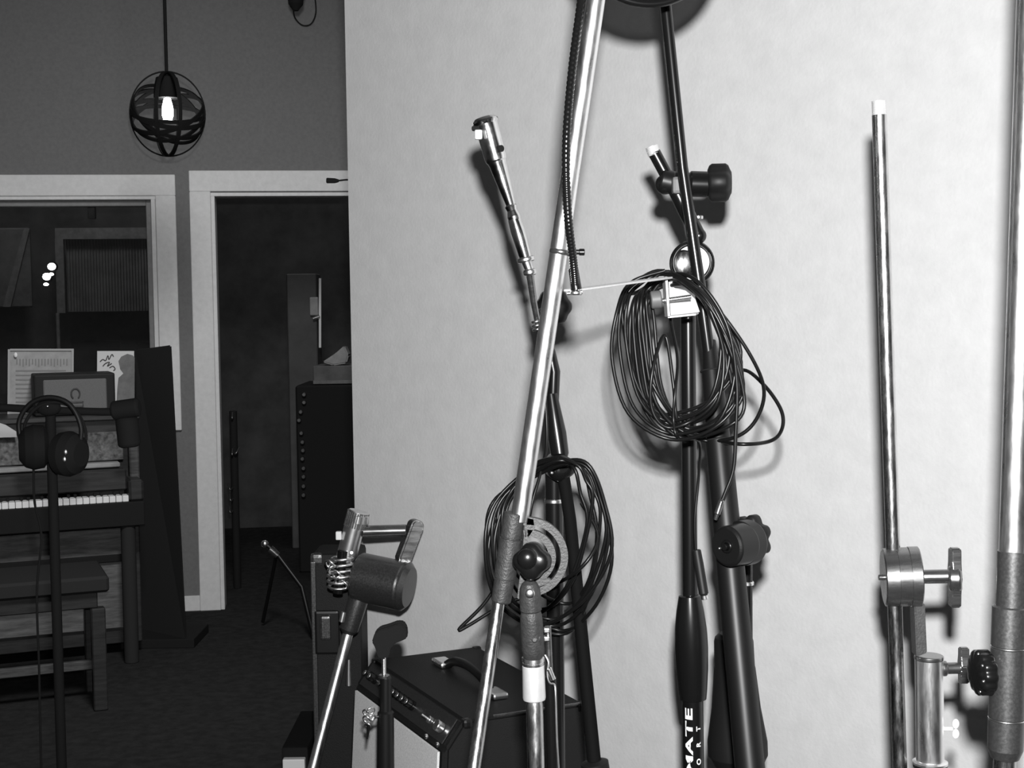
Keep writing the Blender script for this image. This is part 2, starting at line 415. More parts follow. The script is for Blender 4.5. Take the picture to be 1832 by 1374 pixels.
# ---------------------------------------------------------------- pendant lamp
pd = 5.4
c = P(300, 204, pd); RR = K(65, pd)
t = thing('pendant_lamp', 'black strap globe pendant lamp with one lit bulb hanging on a thin cord', 'pendant lamp', (c.x, c.y, 3.4))
b = NB(); topp = V((c.x, c.y, 3.4)); cyl(b, c + V((0, 0, RR * 1.05)), topp, .0065, 0, 12); obj('cord', b, m_lampblack, t)
b = NB(); cyl(b, V((c.x, c.y, 3.365)), topp, .06); obj('ceiling_rose', b, m_flat, t)
b = NB(); lathe(b, c + V((0, 0, RR * 1.12)), c + V((0, 0, RR * .42)), [(0, .008), (.12, .02), (.2, .04), (.55, .048), (1, .05)], 20); obj('lamp_holder', b, m_lampblack, t)
b = NB(); lathe(b, c + V((0, 0, RR * .45)), c + V((0, 0, -RR * .25)), [(0, .011), (.15, .015), (.4, .0205), (.7, .0205), (.9, .015), (1, .005)], 20)
bulb = obj('bulb', b, m_bulb, t)
def band(ax, R, w=.021, th=.0025):
    x, y, z = frame_of(V(ax)); g = []; bm = NB(); n = 64
    for i in range(n):
        a = 2 * PI * i / n; d = x * math.cos(a) + y * math.sin(a)
        g.append([bm.verts.new(c + d * (R + dr) + z * dz) for dr, dz in ((-th, -w / 2), (th, -w / 2), (th, w / 2), (-th, w / 2))])
    for i in range(n):
        for k in range(4): bm.faces.new((g[i][k], g[(i + 1) % n][k], g[(i + 1) % n][(k + 1) % 4], g[i][(k + 1) % 4]))
    return bm
for i, (ax, w) in enumerate((((0, 1, .02), .006), ((.95, .33, 0), .014), ((-.95, .30, .02), .014), ((.12, -.42, .93), .015), ((-.25, -.50, .86), .015), ((.30, -.62, .80), .014), ((-.12, -.78, .75), .014), ((.02, -.30, .95), .012), ((.4, -.75, .7), .012))):
    ca_, sa_ = math.cos(.238), math.sin(.238); ax = (ax[0] * ca_ - ax[1] * sa_, ax[0] * sa_ + ax[1] * ca_, ax[2])
    bb_ = band(ax, RR * (1 - .006 * i), w)
    for v in bb_.verts: v.co.z = c.z + (v.co.z - c.z) * 1.14
    obj('strap', bb_, m_lampblack, t)

# ---------------------------------------------------------------- piano, bench, things on it
pu = V((math.cos(math.radians(22)), math.sin(math.radians(22)), 0)); pv = V((-pu.y, pu.x, 0)); UZ = V((0, 0, 1))
pk = P(230, 884, 5.85)          # right end of the key fronts
PO = floor_pt(pk)
def pbox(bm, u_0, u_1, v_0, v_1, z0, z1, bev=.004):
    c_ = PO + pu * ((u_0 + u_1) / 2) + pv * ((v_0 + v_1) / 2); c_.z = (z0 + z1) / 2
    box(bm, c_, (u_1 - u_0, v_1 - v_0, z1 - z0), (pu, pv, UZ), bev, 1)
KZ = pk.z
t = thing('upright_piano', 'dark upright piano with ivory keys below the control room window', 'piano', PO)
PWD = 1.36
b = NB(); pbox(b, -PWD - .05, .06, .16, .42, .05, KZ + .30); obj('body', b, m_wood, t)
b = NB(); pbox(b, -PWD - .05, .06, -.03, .20, KZ - .13, KZ - .03); obj('key_bed', b, m_flat, t)
b = NB(); pbox(b, .0, .06, -.02, .17, KZ - .03, KZ + .06, .01); obj('key_cheek', b, m_wood, t)
b = NB(); pbox(b, .02, .06, .10, .17, KZ - .0, KZ + .25, .006); obj('side_post', b, m_woodl, t)
b = NB(); pbox(b, -PWD, .0, .05, .175, KZ + .012, KZ + .10, .006); obj('fallboard', b, m_wood, t)
b = NB(); pbox(b, -PWD, .0, .14, .165, KZ + .13, KZ + .25, .003); obj('music_panel', b, mat('fretwork_panel', .12, .8, noise=.75, nscale=46), t)
b = NB(); pbox(b, -PWD, -.02, .09, .15, KZ + .105, KZ + .125, .004); obj('music_ledge', b, m_sleeve, t)
b = NB(); pbox(b, -PWD - .06, .07, .12, .44, KZ + .30, KZ + .325, .005); obj('top_lid', b, m_wood, t)
b = NB(); pbox(b, -PWD, .0, .14, .165, .12, KZ - .16, .004); obj('lower_panel', b, mat('pale_worn_wood', .1, .7, noise=.5, nscale=9, stretch=(1, 1, 8)), t)
b = NB(); pbox(b, -PWD, .0, .12, .14, KZ - .30, KZ - .27, .003); obj('panel_moulding', b, m_flat, t)
for uu in (-PWD, -.005):
    b = NB(); q0 = PO + pu * uu + pv * .01; cyl(b, q0 + UZ * .0, q0 + UZ * (KZ - .13), .03); obj('leg', b, m_gobo, t)
nk = 52; kw = PWD / nk
b = NB()
for i in range(nk): pbox(b, -PWD + i * kw + .001, -PWD + (i + 1) * kw - .001, -.01, .05, KZ - .03, KZ - .004, .002)
obj('white_keys', b, m_keyw, t, 'ivory white keys')['kind'] = 'stuff'
b = NB()
for i in range(nk):
    if i % 7 in (1, 2, 4, 5, 6): pbox(b, -PWD + i * kw - .006, -PWD + i * kw + .006, .028, .05, KZ - .01, KZ + .008, .001)
obj('black_keys', b, m_flat, t, 'black keys')['kind'] = 'stuff'
TZ = KZ + .325
# sheet leaning by the music ledge
def on_piano(px, py):
    """point on the piano front plane (v = .1) seen at a pixel"""
    q = PO + pv * .10; r = ray(px, py); s = (q - CAM).dot(pv) / r.dot(pv); return CAM + r * s
b = NB(); prism(b, [on_piano(-40, 745), on_piano(10, 760), on_piano(29, 772), on_piano(30, 782), on_piano(-40, 784)], pv * .004); tag(obj('sheet_music', b, m_paper), 'white sheet music open on the piano front at the left edge', 'sheet music')
# framed sheet and picture sleeve standing on the piano
def top_at(px, v_): 
    q = PO + pv * v_; r = ray(px, 700); s = (q - CAM).dot(pv) / r.dot(pv); return CAM + r * s
t = thing('framed_certificate', 'pale grey framed sheet of faint print standing on the piano behind the small amplifier', 'framed print', top_at(70, .36))
def pq(px, py, v_):
    q = PO + pv * v_; r = ray(px, py); s = (q - CAM).dot(pv) / r.dot(pv); return CAM + r * s
def prect(bm, x0, y0, x1, y1, v_, th, skew=0):
    q_ = [pq(x0, y0, v_), pq(x1, y0 - skew, v_), pq(x1, y1 - skew, v_), pq(x0, y1, v_)]
    for p_ in q_: p_.z = max(p_.z, TZ + .0015)
    prism(bm, q_, pv * th)
b = NB(); prect(b, 17, 628, 130, 762, .37, .012, 2); obj('sheet', b, m_sleeve, t)
b = NB()
for i in range(17): prect(b, 29 + i * 5.6, 642, 31.5 + i * 5.6, 652 + (i * 7) % 5, .368, .002)
for j in range(8): prect(b, 28, 662 + j * 8, 118 - (j * 13) % 22, 664.5 + j * 8, .368, .002)
obj('faint_print', b, mat('faint_grey_ink', .2, .8), t)
b = NB(); prect(b, 14, 625, 18, 762, .362, .02); prect(b, 128, 624, 132, 762, .362, .02); prect(b, 18, 624, 128, 627.5, .362, .02); obj('frame', b, mat('silver_frame', .3, .5), t)
b = NB(); p = pq(28, 635, .355); ball(b, p, .009, .8, .4, 1.2); obj('clip', b, m_white, t)
t = thing('record_sleeve', 'white record sleeve with handwriting and a grey portrait standing on the piano', 'record sleeve', top_at(205, .33))
b = NB(); prect(b, 174, 628, 240, 762, .352, .005, 0); obj('cover', b, m_paper, t)
b = NB(); pts = [(238, 636), (228, 633), (217, 638), (212, 646), (215, 660), (221, 668), (212, 676), (210, 694), (209, 714), (207, 745), (241, 745), (241, 640)]
q_ = [pq(x, y, .349) for x, y in pts]
for p_ in q_: p_.z = max(p_.z, TZ + .002)
prism(b, q_, pv * .002); obj('portrait', b, m_mid, t)
b = NB()
for pts in (((179, 647), (184, 643), (189, 645), (193, 636), (195, 643), (200, 634), (203, 638)), ((184, 655), (189, 650), (196, 648), (192, 655), (200, 650)), ((196, 658), (202, 655), (206, 660), (203, 663))):
    sweep(b, spline([pq(x, y, .350) for x, y in pts], 4), .0022, 6)
obj('handwriting', b, m_ink, t)
# small practice amplifier on the piano
t = thing('practice_amplifier', 'small dark practice amplifier with horseshoe emblem standing on the piano', 'amplifier', top_at(135, .18))
aw0, aw1 = 61, 207
b = NB(); v0_ = .14
fr = [pq(61, 671, v0_), pq(206, 665, v0_), pq(208, 764, v0_), pq(62, 764, v0_)]
cen = sum(fr, V()) / 4; wdt = (fr[1] - fr[0]).length
hgt = fr[0].z - TZ - .002
cen = V((cen.x, cen.y, TZ + .002 + hgt / 2))
box(b, cen + pv * .10, (wdt, .20, hgt), (pu, pv, UZ), .008, 2); obj('cabinet', b, m_tolex, t)
b = NB(); box(b, cen - pv * .003, (wdt * .78, .01, hgt * .74), (pu, pv, UZ), .004, 1); obj('speaker_cloth', b, mat('dim_speaker_cloth', .13, .9, noise=.15, nscale=300), t)
b = NB(); ringc = cen - pv * .012 + UZ * hgt * .02
pts = [ringc + pu * (.017 * math.sin(a)) + UZ * (.022 * math.cos(a)) for a in [math.radians(x) for x in range(-145, 146, 15)]]
sweep(b, pts, .0032, 8); box(b, ringc - UZ * .034, (.062, .004, .006), (pu, pv, UZ)); 
for sx in (-1, 1): box(b, ringc - UZ * .043 + pu * sx * .029, (.005, .004, .02), (pu, pv, UZ))
box(b, ringc - UZ * .052, (.062, .004, .005), (pu, pv, UZ))
obj('emblem', b, m_castl, t)
# bench
t = thing('piano_bench', 'low dark wooden bench in front of the piano', 'bench', PO - pv * .45 - pu * .45)
bo = -.52
b = NB(); pbox(b, -1.25, -.16, bo - .18, bo + .18, .44, .50, .01); obj('seat', b, m_gobo, t)
b = NB(); pbox(b, -1.2, -.2, bo - .15, bo + .15, .38, .44, .004); obj('apron', b, m_wood, t)
for uu in (-1.2, -.2):
    for vv in (bo - .14, bo + .14):
        b = NB(); q0 = PO + pu * uu + pv * vv; box(b, (q0.x, q0.y, .19), (.05, .05, .38), (pu, pv, UZ), .004, 1); obj('leg', b, m_wood, t)
b = NB(); pbox(b, -1.2, -.2, bo - .012, bo + .012, .12, .155, .003); obj('stretcher', b, m_woodl, t)
# tall black panel leaning before the window
t = thing('gobo_panel', 'tall plain black acoustic panel standing between piano and doorway', 'acoustic panel', floor_pt(P(290, 1150, 6.15)))
gx = V((.62, -.78, 0)).normalized(); gy = V((.78, .62, 0))
tl = P(241, 627, 6.25); tr = P(306, 618, 6.0); bl = P(240, 1175, 6.3); br = P(334, 1165, 6.1)
b = NB()
vs = []
q = [tl, tr, V((br.x, br.y, .03)), V((tl.x - .02, bl.y, .03))]
prism(b, q, V((-.02, .09, 0)), .006); obj('panel', b, m_gobo, t)
b = NB(); q0 = (q[2] + q[3]) / 2; box(b, (q0.x, q0.y + .04, .02), ((q[2] - q[3]).length, .3, .04), None, .004); obj('foot', b, m_flat, t)

# ---------------------------------------------------------------- stand with headphones
hd = 2.9
hp = P(90, 735, hd)
t = thing('microphone_stand', 'black microphone stand with level boom carrying headphones before the piano', 'microphone stand', floor_pt(hp))
b = NB(); cyl(b, hp, V((hp.x, hp.y, .03)), K(9, hd), 0, 20); obj('upright_tube', b, m_flat, t)
b = NB(); lathe(b, V((hp.x, hp.y, 0)), V((hp.x, hp.y, .04)), [(0, .14), (.5, .14), (1, .05)]); obj('round_base', b, m_flat, t)
b = NB(); sweep(b, spline([P(-120, 727, hd), P(0, 729, hd), P(90, 734, hd), P(200, 737, hd), P(238, 735, hd)], 5), K(7, hd), 14); obj('boom_arm', b, m_flat, t)
b = NB(); cyl(b, P(200, 735, hd - .01), P(250, 728, hd - .01), K(17, hd), .3, 20); obj('counterweight', b, m_flat, t)
b = NB(); ball(b, P(87, 729, hd - .02), K(17, hd), 1.3, .7, .9); obj('boom_clutch', b, m_flat, t)
b = NB(); ball(b, P(85, 727, hd - .062), K(2.2, hd)); obj('clutch_screw', b, m_chrome, t)  # chrome ball placed to give the glint on the clutch
b = NB(); cyl(b, P(226, 745, hd), P(232, 800, hd), K(20, hd), .3, 20); obj('microphone_mount', b, m_flat, t)
t = thing('headphones', 'black headphones hanging by their headband on the stand before the piano', 'headphones', P(95, 722, hd - .05))
hb = spline([P(40, 800, hd - .06), P(34, 755, hd - .06), P(55, 722, hd - .06), P(90, 711, hd - .06), P(125, 724, hd - .06), P(145, 765, hd - .06), P(140, 812, hd - .06)], 8)
b = NB(); sweep(b, hb, K(4.5, hd), 10); obj('headband', b, m_rubber, t)
hb2 = [p + V((0, .03, -.012)) for p in hb]
b = NB(); sweep(b, hb2, K(3, hd), 10); obj('headband_pad', b, m_flat, t)
for (x, y, s) in ((60, 800, -1), (125, 812, 1)):
    b = NB(); a = P(x, y, hd - .06); xx = V((.8 * s, -.3, 0)).normalized()
    lathe(b, a - xx * .028, a + xx * .028, [(0, .03), (.15, .043), (.5, .046), (.8, .04), (1, .025)], 24); obj('ear_cup', b, m_flat, t)
b = NB(); ball(b, P(117, 809, hd - .113), K(3.6, hd), .9, .6, 1.4); ball(b, P(115, 822, hd - .113), K(3.6, hd), .9, .6, 1.4); obj('cup_glints', b, m_chrome, t)  # chrome balls shaped as the two glints on the cup
b = NB(); sweep(b, spline([P(60, 840, hd - .06), P(62, 900, hd - .05), P(74, 960, hd - .04), P(66, 1060, hd - .05), P(70, 1200, hd - .05), P(74, 1380, hd - .05), P(80, 1500, hd - .05)], 8), .0025, 8); obj('cord', b, m_flat, t)

# ---------------------------------------------------------------- guitar amplifier against the pale wall
AZ = P(830, 1290, 2.2).z
aa = V((-.42, .9075, 0)).normalized(); ab = V((.9075, .42, 0)).normalized()
AD = P(831, 1290, 2.2)
AW, ADp, AH = .44, .215, .40
A0 = floor_pt(AD)
def apt(u, v, z): return A0 + aa * u + ab * v + UZ * z
t = thing('guitar_amplifier', 'black combo guitar amplifier with silver grille cloth leaning near the pale wall', 'amplifier', apt(AW / 2, ADp / 2, AZ - AH))
b = NB()
prof = [(0.0, AZ), (ADp, AZ), (ADp, AZ - AH), (-.055, AZ - AH), (-.032, AZ - .042)]
prism(b, [apt(0, v, z) for v, z in prof], aa * AW, .005); obj('cabinet', b, m_tolex, t)
# grille and baffle
b = NB()
g0 = lambda u, s, o=0.0: apt(u, -.032 - .023 * s, AZ - .042 - (AH - .042) * s) - ab * o
prism(b, [g0(.018, .02, .003), g0(AW - .018, .02, .003), g0(AW - .018, .97, .003), g0(.018, .97, .003)], ab * -.004, 0); obj('grille_cloth', b, m_grille, t)
# control panel
nrm = V((0, 0, 0)) - ab * .042 + UZ * .032; nrm.normalize()
cp = lambda u, s, o=0.0: apt(u, -.032 * s, AZ - .042 * s) + nrm * o
b = NB(); prism(b, [cp(.02, .08, .001), cp(AW - .02, .08, .001), cp(AW - .02, .92, .001), cp(.02, .92, .001)], nrm * .002); obj('control_panel', b, m_steeld, t)
for i in range(9):
    u = AW - .13 - i * .022 if i < 7 else AW - .05 - (i - 7) * .025
    b = NB(); q = cp(u, .5, .003); lathe(b, q, q + nrm * .016, [(0, .0085), (.35, .0085), (.36, .0062), (.9, .0058), (1, .004)], 18); kk = obj('knob', b, m_black, t)
    b = NB(); cyl(b, q + nrm * .0161, q + nrm * .0175, .0045, .1, 14); obj('knob_cap', b, m_chrome, kk)
b = NB(); q = cp(.045, .55, .003); cyl(b, q, q + nrm * .014, .009, .2, 18); obj('jewel_lamp', b, m_chrome, t)
b = NB(); q = cp(.09, .55, .003); cyl(b, q, q + nrm * .008, .006, .2, 14); sweep(b, [q, q + nrm * .02 + aa * .004], .002, 8); obj('toggle_switch', b, m_chrome, t)
b = NB()
for uu in (.012, .06): 
    q = g0(uu + .01, -.01, .004); cyl(b, q, q - ab * .004, .004)
obj('panel_screws', b, m_chrome, t)
b = NB(); sweep(b, spline([apt(.12, .10, AZ + .004), apt(.16, .10, AZ + .02), apt(.22, .10, AZ + .026), apt(.28, .10, AZ + .02), apt(.32, .10, AZ + .004)], 6), .008, 10)
hh = obj('strap_handle', b, m_rubber, t)
for u in (.105, .335):
    b = NB(); box(b, apt(u, .10, AZ + .006), (.05, .028, .010), (aa, ab, UZ), .004); obj('handle_end', b, m_nickel, hh)
b = NB()
box(b, apt(.002, ADp / 2 + .02, AZ + .0005), (.004, ADp - .06, .004), (aa, ab, UZ), .001); obj('edge_trim', b, m_steel, t)
for (u, v) in ((0, 0), (0, ADp), (AW, 0), (AW, ADp)):
    b = NB(); box(b, apt(u + (.006 if u == 0 else -.006), v + (.006 if v == 0 else -.006), AZ - .006), (.016, .016, .016), (aa, ab, UZ), .005); obj('corner_cap', b, m_blacks, t)
t = thing('speaker_cabinet', 'black cabinet carrying the guitar amplifier', 'speaker cabinet', apt(AW / 2, ADp / 2, 0))
b = NB(); c_ = apt(AW / 2, .08, (AZ - AH) / 2); box(b, c_, (AW + .04, ADp + .08, AZ - AH - .002), (aa, ab, UZ), .008); obj('cabinet_body', b, m_tolex, t)
b = NB(); c_ = apt(AW / 2, -.062, (AZ - AH) / 2); box(b, c_, (AW - .02, .006, AZ - AH - .06), (aa, ab, UZ), .002); obj('speaker_cloth', b, m_mid, t)

# ---------------------------------------------------------------- tall black case at the wall corner
cd_ = 2.87
t = thing('road_case', 'tall black road case with dull metal edges behind the left boom clutch', 'case', floor_pt(P(600, 1300, cd_)))
a = P(556, 992, cd_); c = P(648, 1200, cd_)
b = NB(); box(b, ((a.x + c.x) / 2, cd_ + .065, a.z / 2), (c.x - a.x, .13, a.z), None, .01); obj('case_body', b, m_tolex, t)
b = NB(); box(b, (a.x + .004, cd_ - .001, a.z / 2), (.010, .006, a.z - .03), None, .002); obj('metal_edge', b, m_steeld, t)
b = NB(); box(b, (a.x + .011, cd_ + .01, a.z - .012), (.026, .026, .026), None, .008); obj('corner_cap', b, m_steeld, t)
b = NB(); q = P(586, 1130, cd_); box(b, (q.x, cd_ - .006, q.z), (.05, .012, .09), None, .005); lt = obj('butterfly_latch', b, m_blacks, t)
b = NB(); q = P(584, 1120, cd_); box(b, (q.x, cd_ - .016, q.z), (.022, .012, .05), None, .005); obj('latch_wing', b, m_steeld, lt)
b = NB(); q = P(623, 1200, cd_); lathe(b, P(624, 1180, cd_ - .012), P(624, 1226, cd_ - .012), [(0, K(3, cd_)), (1, K(6, cd_))], 12); obj('catch', b, m_nickel, t)
# low crate with white front strip
t = thing('storage_crate', 'dark low crate with a white front strip at the floor left of the case', 'crate', floor_pt(P(526, 1360, 3.2)))
a = P(506, 1340, 3.2); c = P(546, 1356, 3.2)
b = NB(); box(b, ((a.x + c.x) / 2, 3.36, a.z / 2), (c.x - a.x + .01, .3, a.z), None, .006); obj('crate_body', b, m_flat, t)
b = NB(); box(b, ((a.x + c.x) / 2, 3.2, c.z / 2), (c.x - a.x, .02, c.z), None, .003); obj('front_strip', b, m_white, t)

def tripod(t, p, r=.3, m=m_blacks, h=.2, tr=.011):
    for k in range(3):
        a_ = 2 * PI * k / 3 + .4
        b = NB(); e = V((p.x + r * math.cos(a_), p.y + r * math.sin(a_), .013)); sweep(b, [V((p.x, p.y, h)), e], tr, 10); obj('leg', b, m, t)

# ---------------------------------------------------------------- A: old chrome boom at left with round clutch
d = 2.74
t = thing('boom_stand', 'old chrome boom arm with round clutch and flat wing handle, lowest at the left', 'microphone stand', floor_pt(P(560, 1374, d)))
b = NB(); lathe(b, P(642, 918, d), P(639, 934, d), [(0, 0), (0, K(18, d)), (.2, K(20, d)), (1, K(20, d))], 40)
lathe(b, P(642, 914, d), P(634, 944, d), [(0, K(17, d)), (.05, K(19.5, d)), (1, K(19.5, d))], 36)
kn = obj('knurled_collar', b, m_nickel, t)
b = NB()
for k in range(30):
    x_, y_, z_ = frame_of(P(634, 944, d) - P(642, 914, d)); an = 2 * PI * k / 30; o_ = (x_ * math.cos(an) + y_ * math.sin(an)) * K(19.5, d)
    sweep(b, [P(641.5, 916, d) + o_, P(634.5, 943, d) + o_], K(1.1, d), 6)
obj('knurling', b, m_steel, kn)
b = NB(); cyl(b, P(634, 942, d), P(618, 1004, d), K(18.5, d), .08, 36); obj('boom_socket', b, m_nickel, t)
b = NB(); box(b, P(606, 958, d - .01), (K(10, d), .012, K(15, d)), None, .002); obj('paper_tag', b, m_white, t)
b = NB(); cyl(b, P(650, 951, d), P(727, 949, d), K(11, d), .1); obj('clamp_shaft', b, m_steel, t)
b = NB(); o = []
axh = (P(748, 938, d) - P(724, 1002, d)).normalized(); sd = axh.cross(V((0, 1, 0))).normalized()
hc = P(738, 969, d)
for k in range(40):
    a_ = 2 * PI * k / 40; lx = K(11.5, d) * math.cos(a_); ly = K(11.5, d) * math.sin(a_) + (K(31, d) if math.sin(a_) >= 0 else -K(31, d))
    o.append(hc + sd * lx + axh * ly - V((0, .012, 0)))
prism(b, o, V((-.012, .024, 0)), .003); obj('wing_handle', b, m_steel, t)
b = NB(); cyl(b, P(639, 1031, d + .01), P(724, 1049, d - .02), K(44, d), .12, 48); dr = obj('clutch_drum', b, m_steeld, t)
b = NB(); lathe(b, P(722, 1048.5, d - .0185), P(733, 1051, d - .022), [(0, K(44.5, d)), (.3, K(44.5, d)), (1, K(36, d))], 48); obj('drum_cap', b, m_steeld, dr)
b = NB(); q = P(692, 1040, d - .035); cyl(b, q, q + V((0, -.003, 0)), K(4, d)); obj('drum_screw', b, m_chrome, dr)
b = NB(); pts = []
for k in range(140):
    tt = k / 139; an = tt * 2 * PI * 6; base = P(612 - 6 * tt, 992 + 60 * tt, d - .02)
    rr = K(17 + 5 * math.sin(tt * PI), d)
    pts.append(base + V((math.cos(an) * rr, math.sin(an) * rr * .6, math.cos(an * .97) * K(3, d))))
sweep(b, pts, K(2.6, d), 8); obj('coil_spring', b, m_chrome, t)
b = NB(); cyl(b, P(613, 985, d - .02), P(605, 1062, d - .02), K(9, d)); obj('spring_core', b, m_black, t)
for i in range(5):
    b = NB(); ring(b, P(590 + 6 * i, 1010 + 9 * i, d - .03), V((.5 * (-1) ** i, .7, .5)), K(9, d), K(2, d), 24, 8); obj('chain_link', b, m_chrome, t)
b = NB(); lathe(b, P(648, 1050, d), P(622, 1134, d), [(0, K(17, d)), (.15, K(19, d)), (.9, K(17, d)), (.95, K(14, d)), (1, K(10, d))]); obj('lower_socket', b, m_steeld, t)
b = NB(); lathe(b, P(615, 1095, d - .03), P(611, 1112, d - .03), [(0, K(4, d)), (1, K(5, d))]); obj('set_screw', b, m_chrome, t)
bt = P(556, 1388, d - .075); bb = down(P(621, 1138, d), bt)
b = NB(); cyl(b, P(624, 1128, d), bb, K(9.5, d), 0, 28); obj('boom_tube', b, m_chrome, t)
b = NB(); lathe(b, V((bb.x, bb.y, 0)), V((bb.x, bb.y, .05)), [(0, .15), (.4, .15), (1, .04)], 40); obj('round_base', b, m_cast, t)

# ---------------------------------------------------------------- B: clip stand
d = 2.15
q = P(690, 1215, d); t = thing('clip_stand', 'short black stand topped by an empty curved microphone clip', 'microphone stand', floor_pt(q))
b = NB(); lathe(b, P(690, 1208, d), P(690, 1374, d), [(0, K(8, d)), (.03, K(10.5, d)), (.38, K(11, d)), (.4, K(15, d)), (1, K(16, d))]); obj('upper_tube', b, m_blacks, t)
q2 = P(690, 1372, d); b = NB(); cyl(b, q2, V((q2.x, q2.y, .03)), K(13, d), 0); obj('lower_tube', b, m_blacks, t)
b = NB(); lathe(b, V((q2.x, q2.y, 0)), V((q2.x, q2.y, .04)), [(0, .065), (.5, .065), (1, .03)], 36); obj('round_base', b, m_blacks, t)
b = NB(); n_ = 24; a_, b_ = P(686.5, 1160, d), P(687, 1212, d)
pts = [a_.lerp(b_, i / 96) for i in range(97)]; sweep(b, pts, [K(4.2 if i % 4 < 2 else 3.3, d) for i in range(97)], 14); obj('threaded_stem', b, m_nickel, t)
b = NB(); cyl(b, P(687, 1207, d), P(687, 1213, d), K(10, d)); obj('lock_nut', b, m_steel, t)
# clip: a trough (open half pipe) on a neck
b = NB(); cl = []; n_ = 14
axc = (P(727, 1128, d - .01) - P(668, 1152, d + .02)); Lc = axc.length; axc.normalize()
sdc = axc.cross(V((0, 1, 0))).normalized()
if sdc.z < 0: sdc = -sdc
dp = axc.cross(sdc)
cc = P(697, 1130, d)
out = []; 
for (r_, f_) in ((K(17, d), 1), (K(13, d), -1)):
    rg = range(n_ + 1) if f_ == 1 else range(n_, -1, -1)
    for k in rg:
        an = math.radians(-30 - 240 * k / n_) + PI * .5 - math.radians(60)
        an = math.radians(200 + 140 * (k / n_) + 90 - 90)
        out.append((r_ * math.cos(an), r_ * math.sin(an)))
ol = ((667, 1144), (671, 1131), (680, 1123), (695, 1119), (711, 1113), (722, 1114), (728, 1124), (729, 1138), (721, 1142), (708, 1147), (700, 1156), (698, 1168), (691, 1174), (679, 1173), (675, 1164), (673, 1155))
for y0_, y1_ in ((-.016, -.006), (.006, .016)): prism(b, [P(x_, y_, d) + V((0, y0_, 0)) for x_, y_ in ol], (0, y1_ - y0_, 0), .0015)
ol2 = ((668, 1146), (676, 1134), (700, 1128), (727, 1123), (729, 1138), (721, 1142), (708, 1147), (700, 1156), (698, 1168), (691, 1174), (679, 1173), (675, 1164), (673, 1155))
prism(b, [P(x_, y_, d) + V((0, -.0062, 0)) for x_, y_ in ol2], (0, .0124, 0))
obj('microphone_clip', b, m_flat, t)
b = NB()
for i, (x, y, s) in enumerate(((655, 1275, 6), (663, 1272, 7), (656, 1287, 7), (665, 1284, 6), (658, 1298, 5))): ring(b, P(x, y, d - .01), V((.4 * (-1) ** i, .8, .4)), K(s, d), K(1.8, d), 20, 8)
cyl(b, P(658, 1285, d - .01), P(676, 1282, d), K(3, d)); obj('wing_screw', b, m_chrome, t)
b = NB(); lathe(b, P(660, 1296, d - .01), P(657, 1322, d - .01), [(0, K(5, d)), (.4, K(3, d)), (1, K(1.5, d))]); obj('screw_tail', b, m_blacks, t)

# ---------------------------------------------------------------- C: big chrome boom with cast protractor joint
d = 1.45
q = P(957, 1374, d)
t = thing('boom_stand', 'tall chrome boom stand with grey cast joint, half ring plate and black knob', 'microphone stand', floor_pt(q))
b = NB(); cyl(b, P(1091, -170, d), P(929, 932, d), K(16.5, d), 0, 36); obj('boom_tube', b, m_chrome, t)
lo = P(893, 1070, d)
b = NB(); cyl(b, lo, P(838, 1440, d - .06), K(11.5, d), .2, 28); obj('boom_tail', b, m_chromed, t)
b = NB(); cyl(b, P(838, 1436, d - .06), P(820, 1560, d - .08), K(34, d), .15, 36); obj('counterweight', b, m_cast, t)
b = NB(); a_, b_ = P(921, 917, d), P(896, 1078, d)
lathe(b, a_, b_, [(0, K(17, d)), (.01, K(19.5, d)), (.27, K(19.5, d)), (.275, K(17.5, d)), (.285, K(17.5, d)), (.29, K(20.5, d)), (.72, K(20, d)), (.725, K(17.5, d)), (.735, K(17.5, d)), (.74, K(18.5, d)), (.98, K(18, d)), (1, K(15, d))], 36)
obj('coupling_sleeve', b, m_cast, t)
def arc(bm, px, py, r0_, r1_, a0, a1, d_, th, n=36):
    c_ = P(px, py, d_); pts = []
    for k in range(n + 1):
        a = math.radians(a0 + (a1 - a0) * k / n); pts.append(c_ + V((math.cos(a), 0, math.sin(a))) * K(r1_, d_))
    for k in range(n, -1, -1):
        a = math.radians(a0 + (a1 - a0) * k / n); pts.append(c_ + V((math.cos(a), 0, math.sin(a))) * K(r0_, d_))
    # build strip faces
    m_ = n + 1; A = [bm.verts.new(p) for p in pts]; B = [bm.verts.new(p + V((0, th, 0))) for p in pts]; N = len(pts)
    for k in range(n):
        o0, o1, i1, i0 = k, k + 1, N - 2 - k, N - 1 - k
        bm.faces.new((A[o0], A[o1], A[i1], A[i0])); bm.faces.new((B[i0], B[i1], B[o1], B[o0]))
        bm.faces.new((A[o0], B[o0], B[o1], A[o1])); bm.faces.new((A[i1], B[i1], B[i0], A[i0]))
    bm.faces.new((A[0], A[N - 1], B[N - 1], B[0])); bm.faces.new((A[n], B[n], B[n + 1], A[n + 1]))
b = NB(); arc(b, 945, 997, 59, 72, 100, -76, d - .004, .009)
arc(b, 945, 997, 37, 50, 100, -84, d - .004, .009)
prism(b, [P(x, y, d - .004) for x, y in ((940, 924), (934, 1000), (925, 1072), (936, 1073), (946, 1050), (940, 1030), (946, 1000), (947, 962), (958, 945), (956, 928))], (0, .009, 0), .001)
prism(b, [P(x, y, d - .004) for x, y in ((936, 1046), (980, 1034), (990, 1040), (960, 1052), (940, 1056))], (0, .009, 0), .001)
obj('protractor_plate', b, m_castl, t)
b = NB(); lobed(b, P(952, 1003, d - .03), (-.25, -1, .1), K(33, d), .022, 4, .16); kb = obj('star_knob', b, m_black, t)
b = NB(); ball(b, P(944, 1000, d - .04), K(19, d), 1, .7, 1); obj('knob_dome', b, m_black, kb)
b = NB()
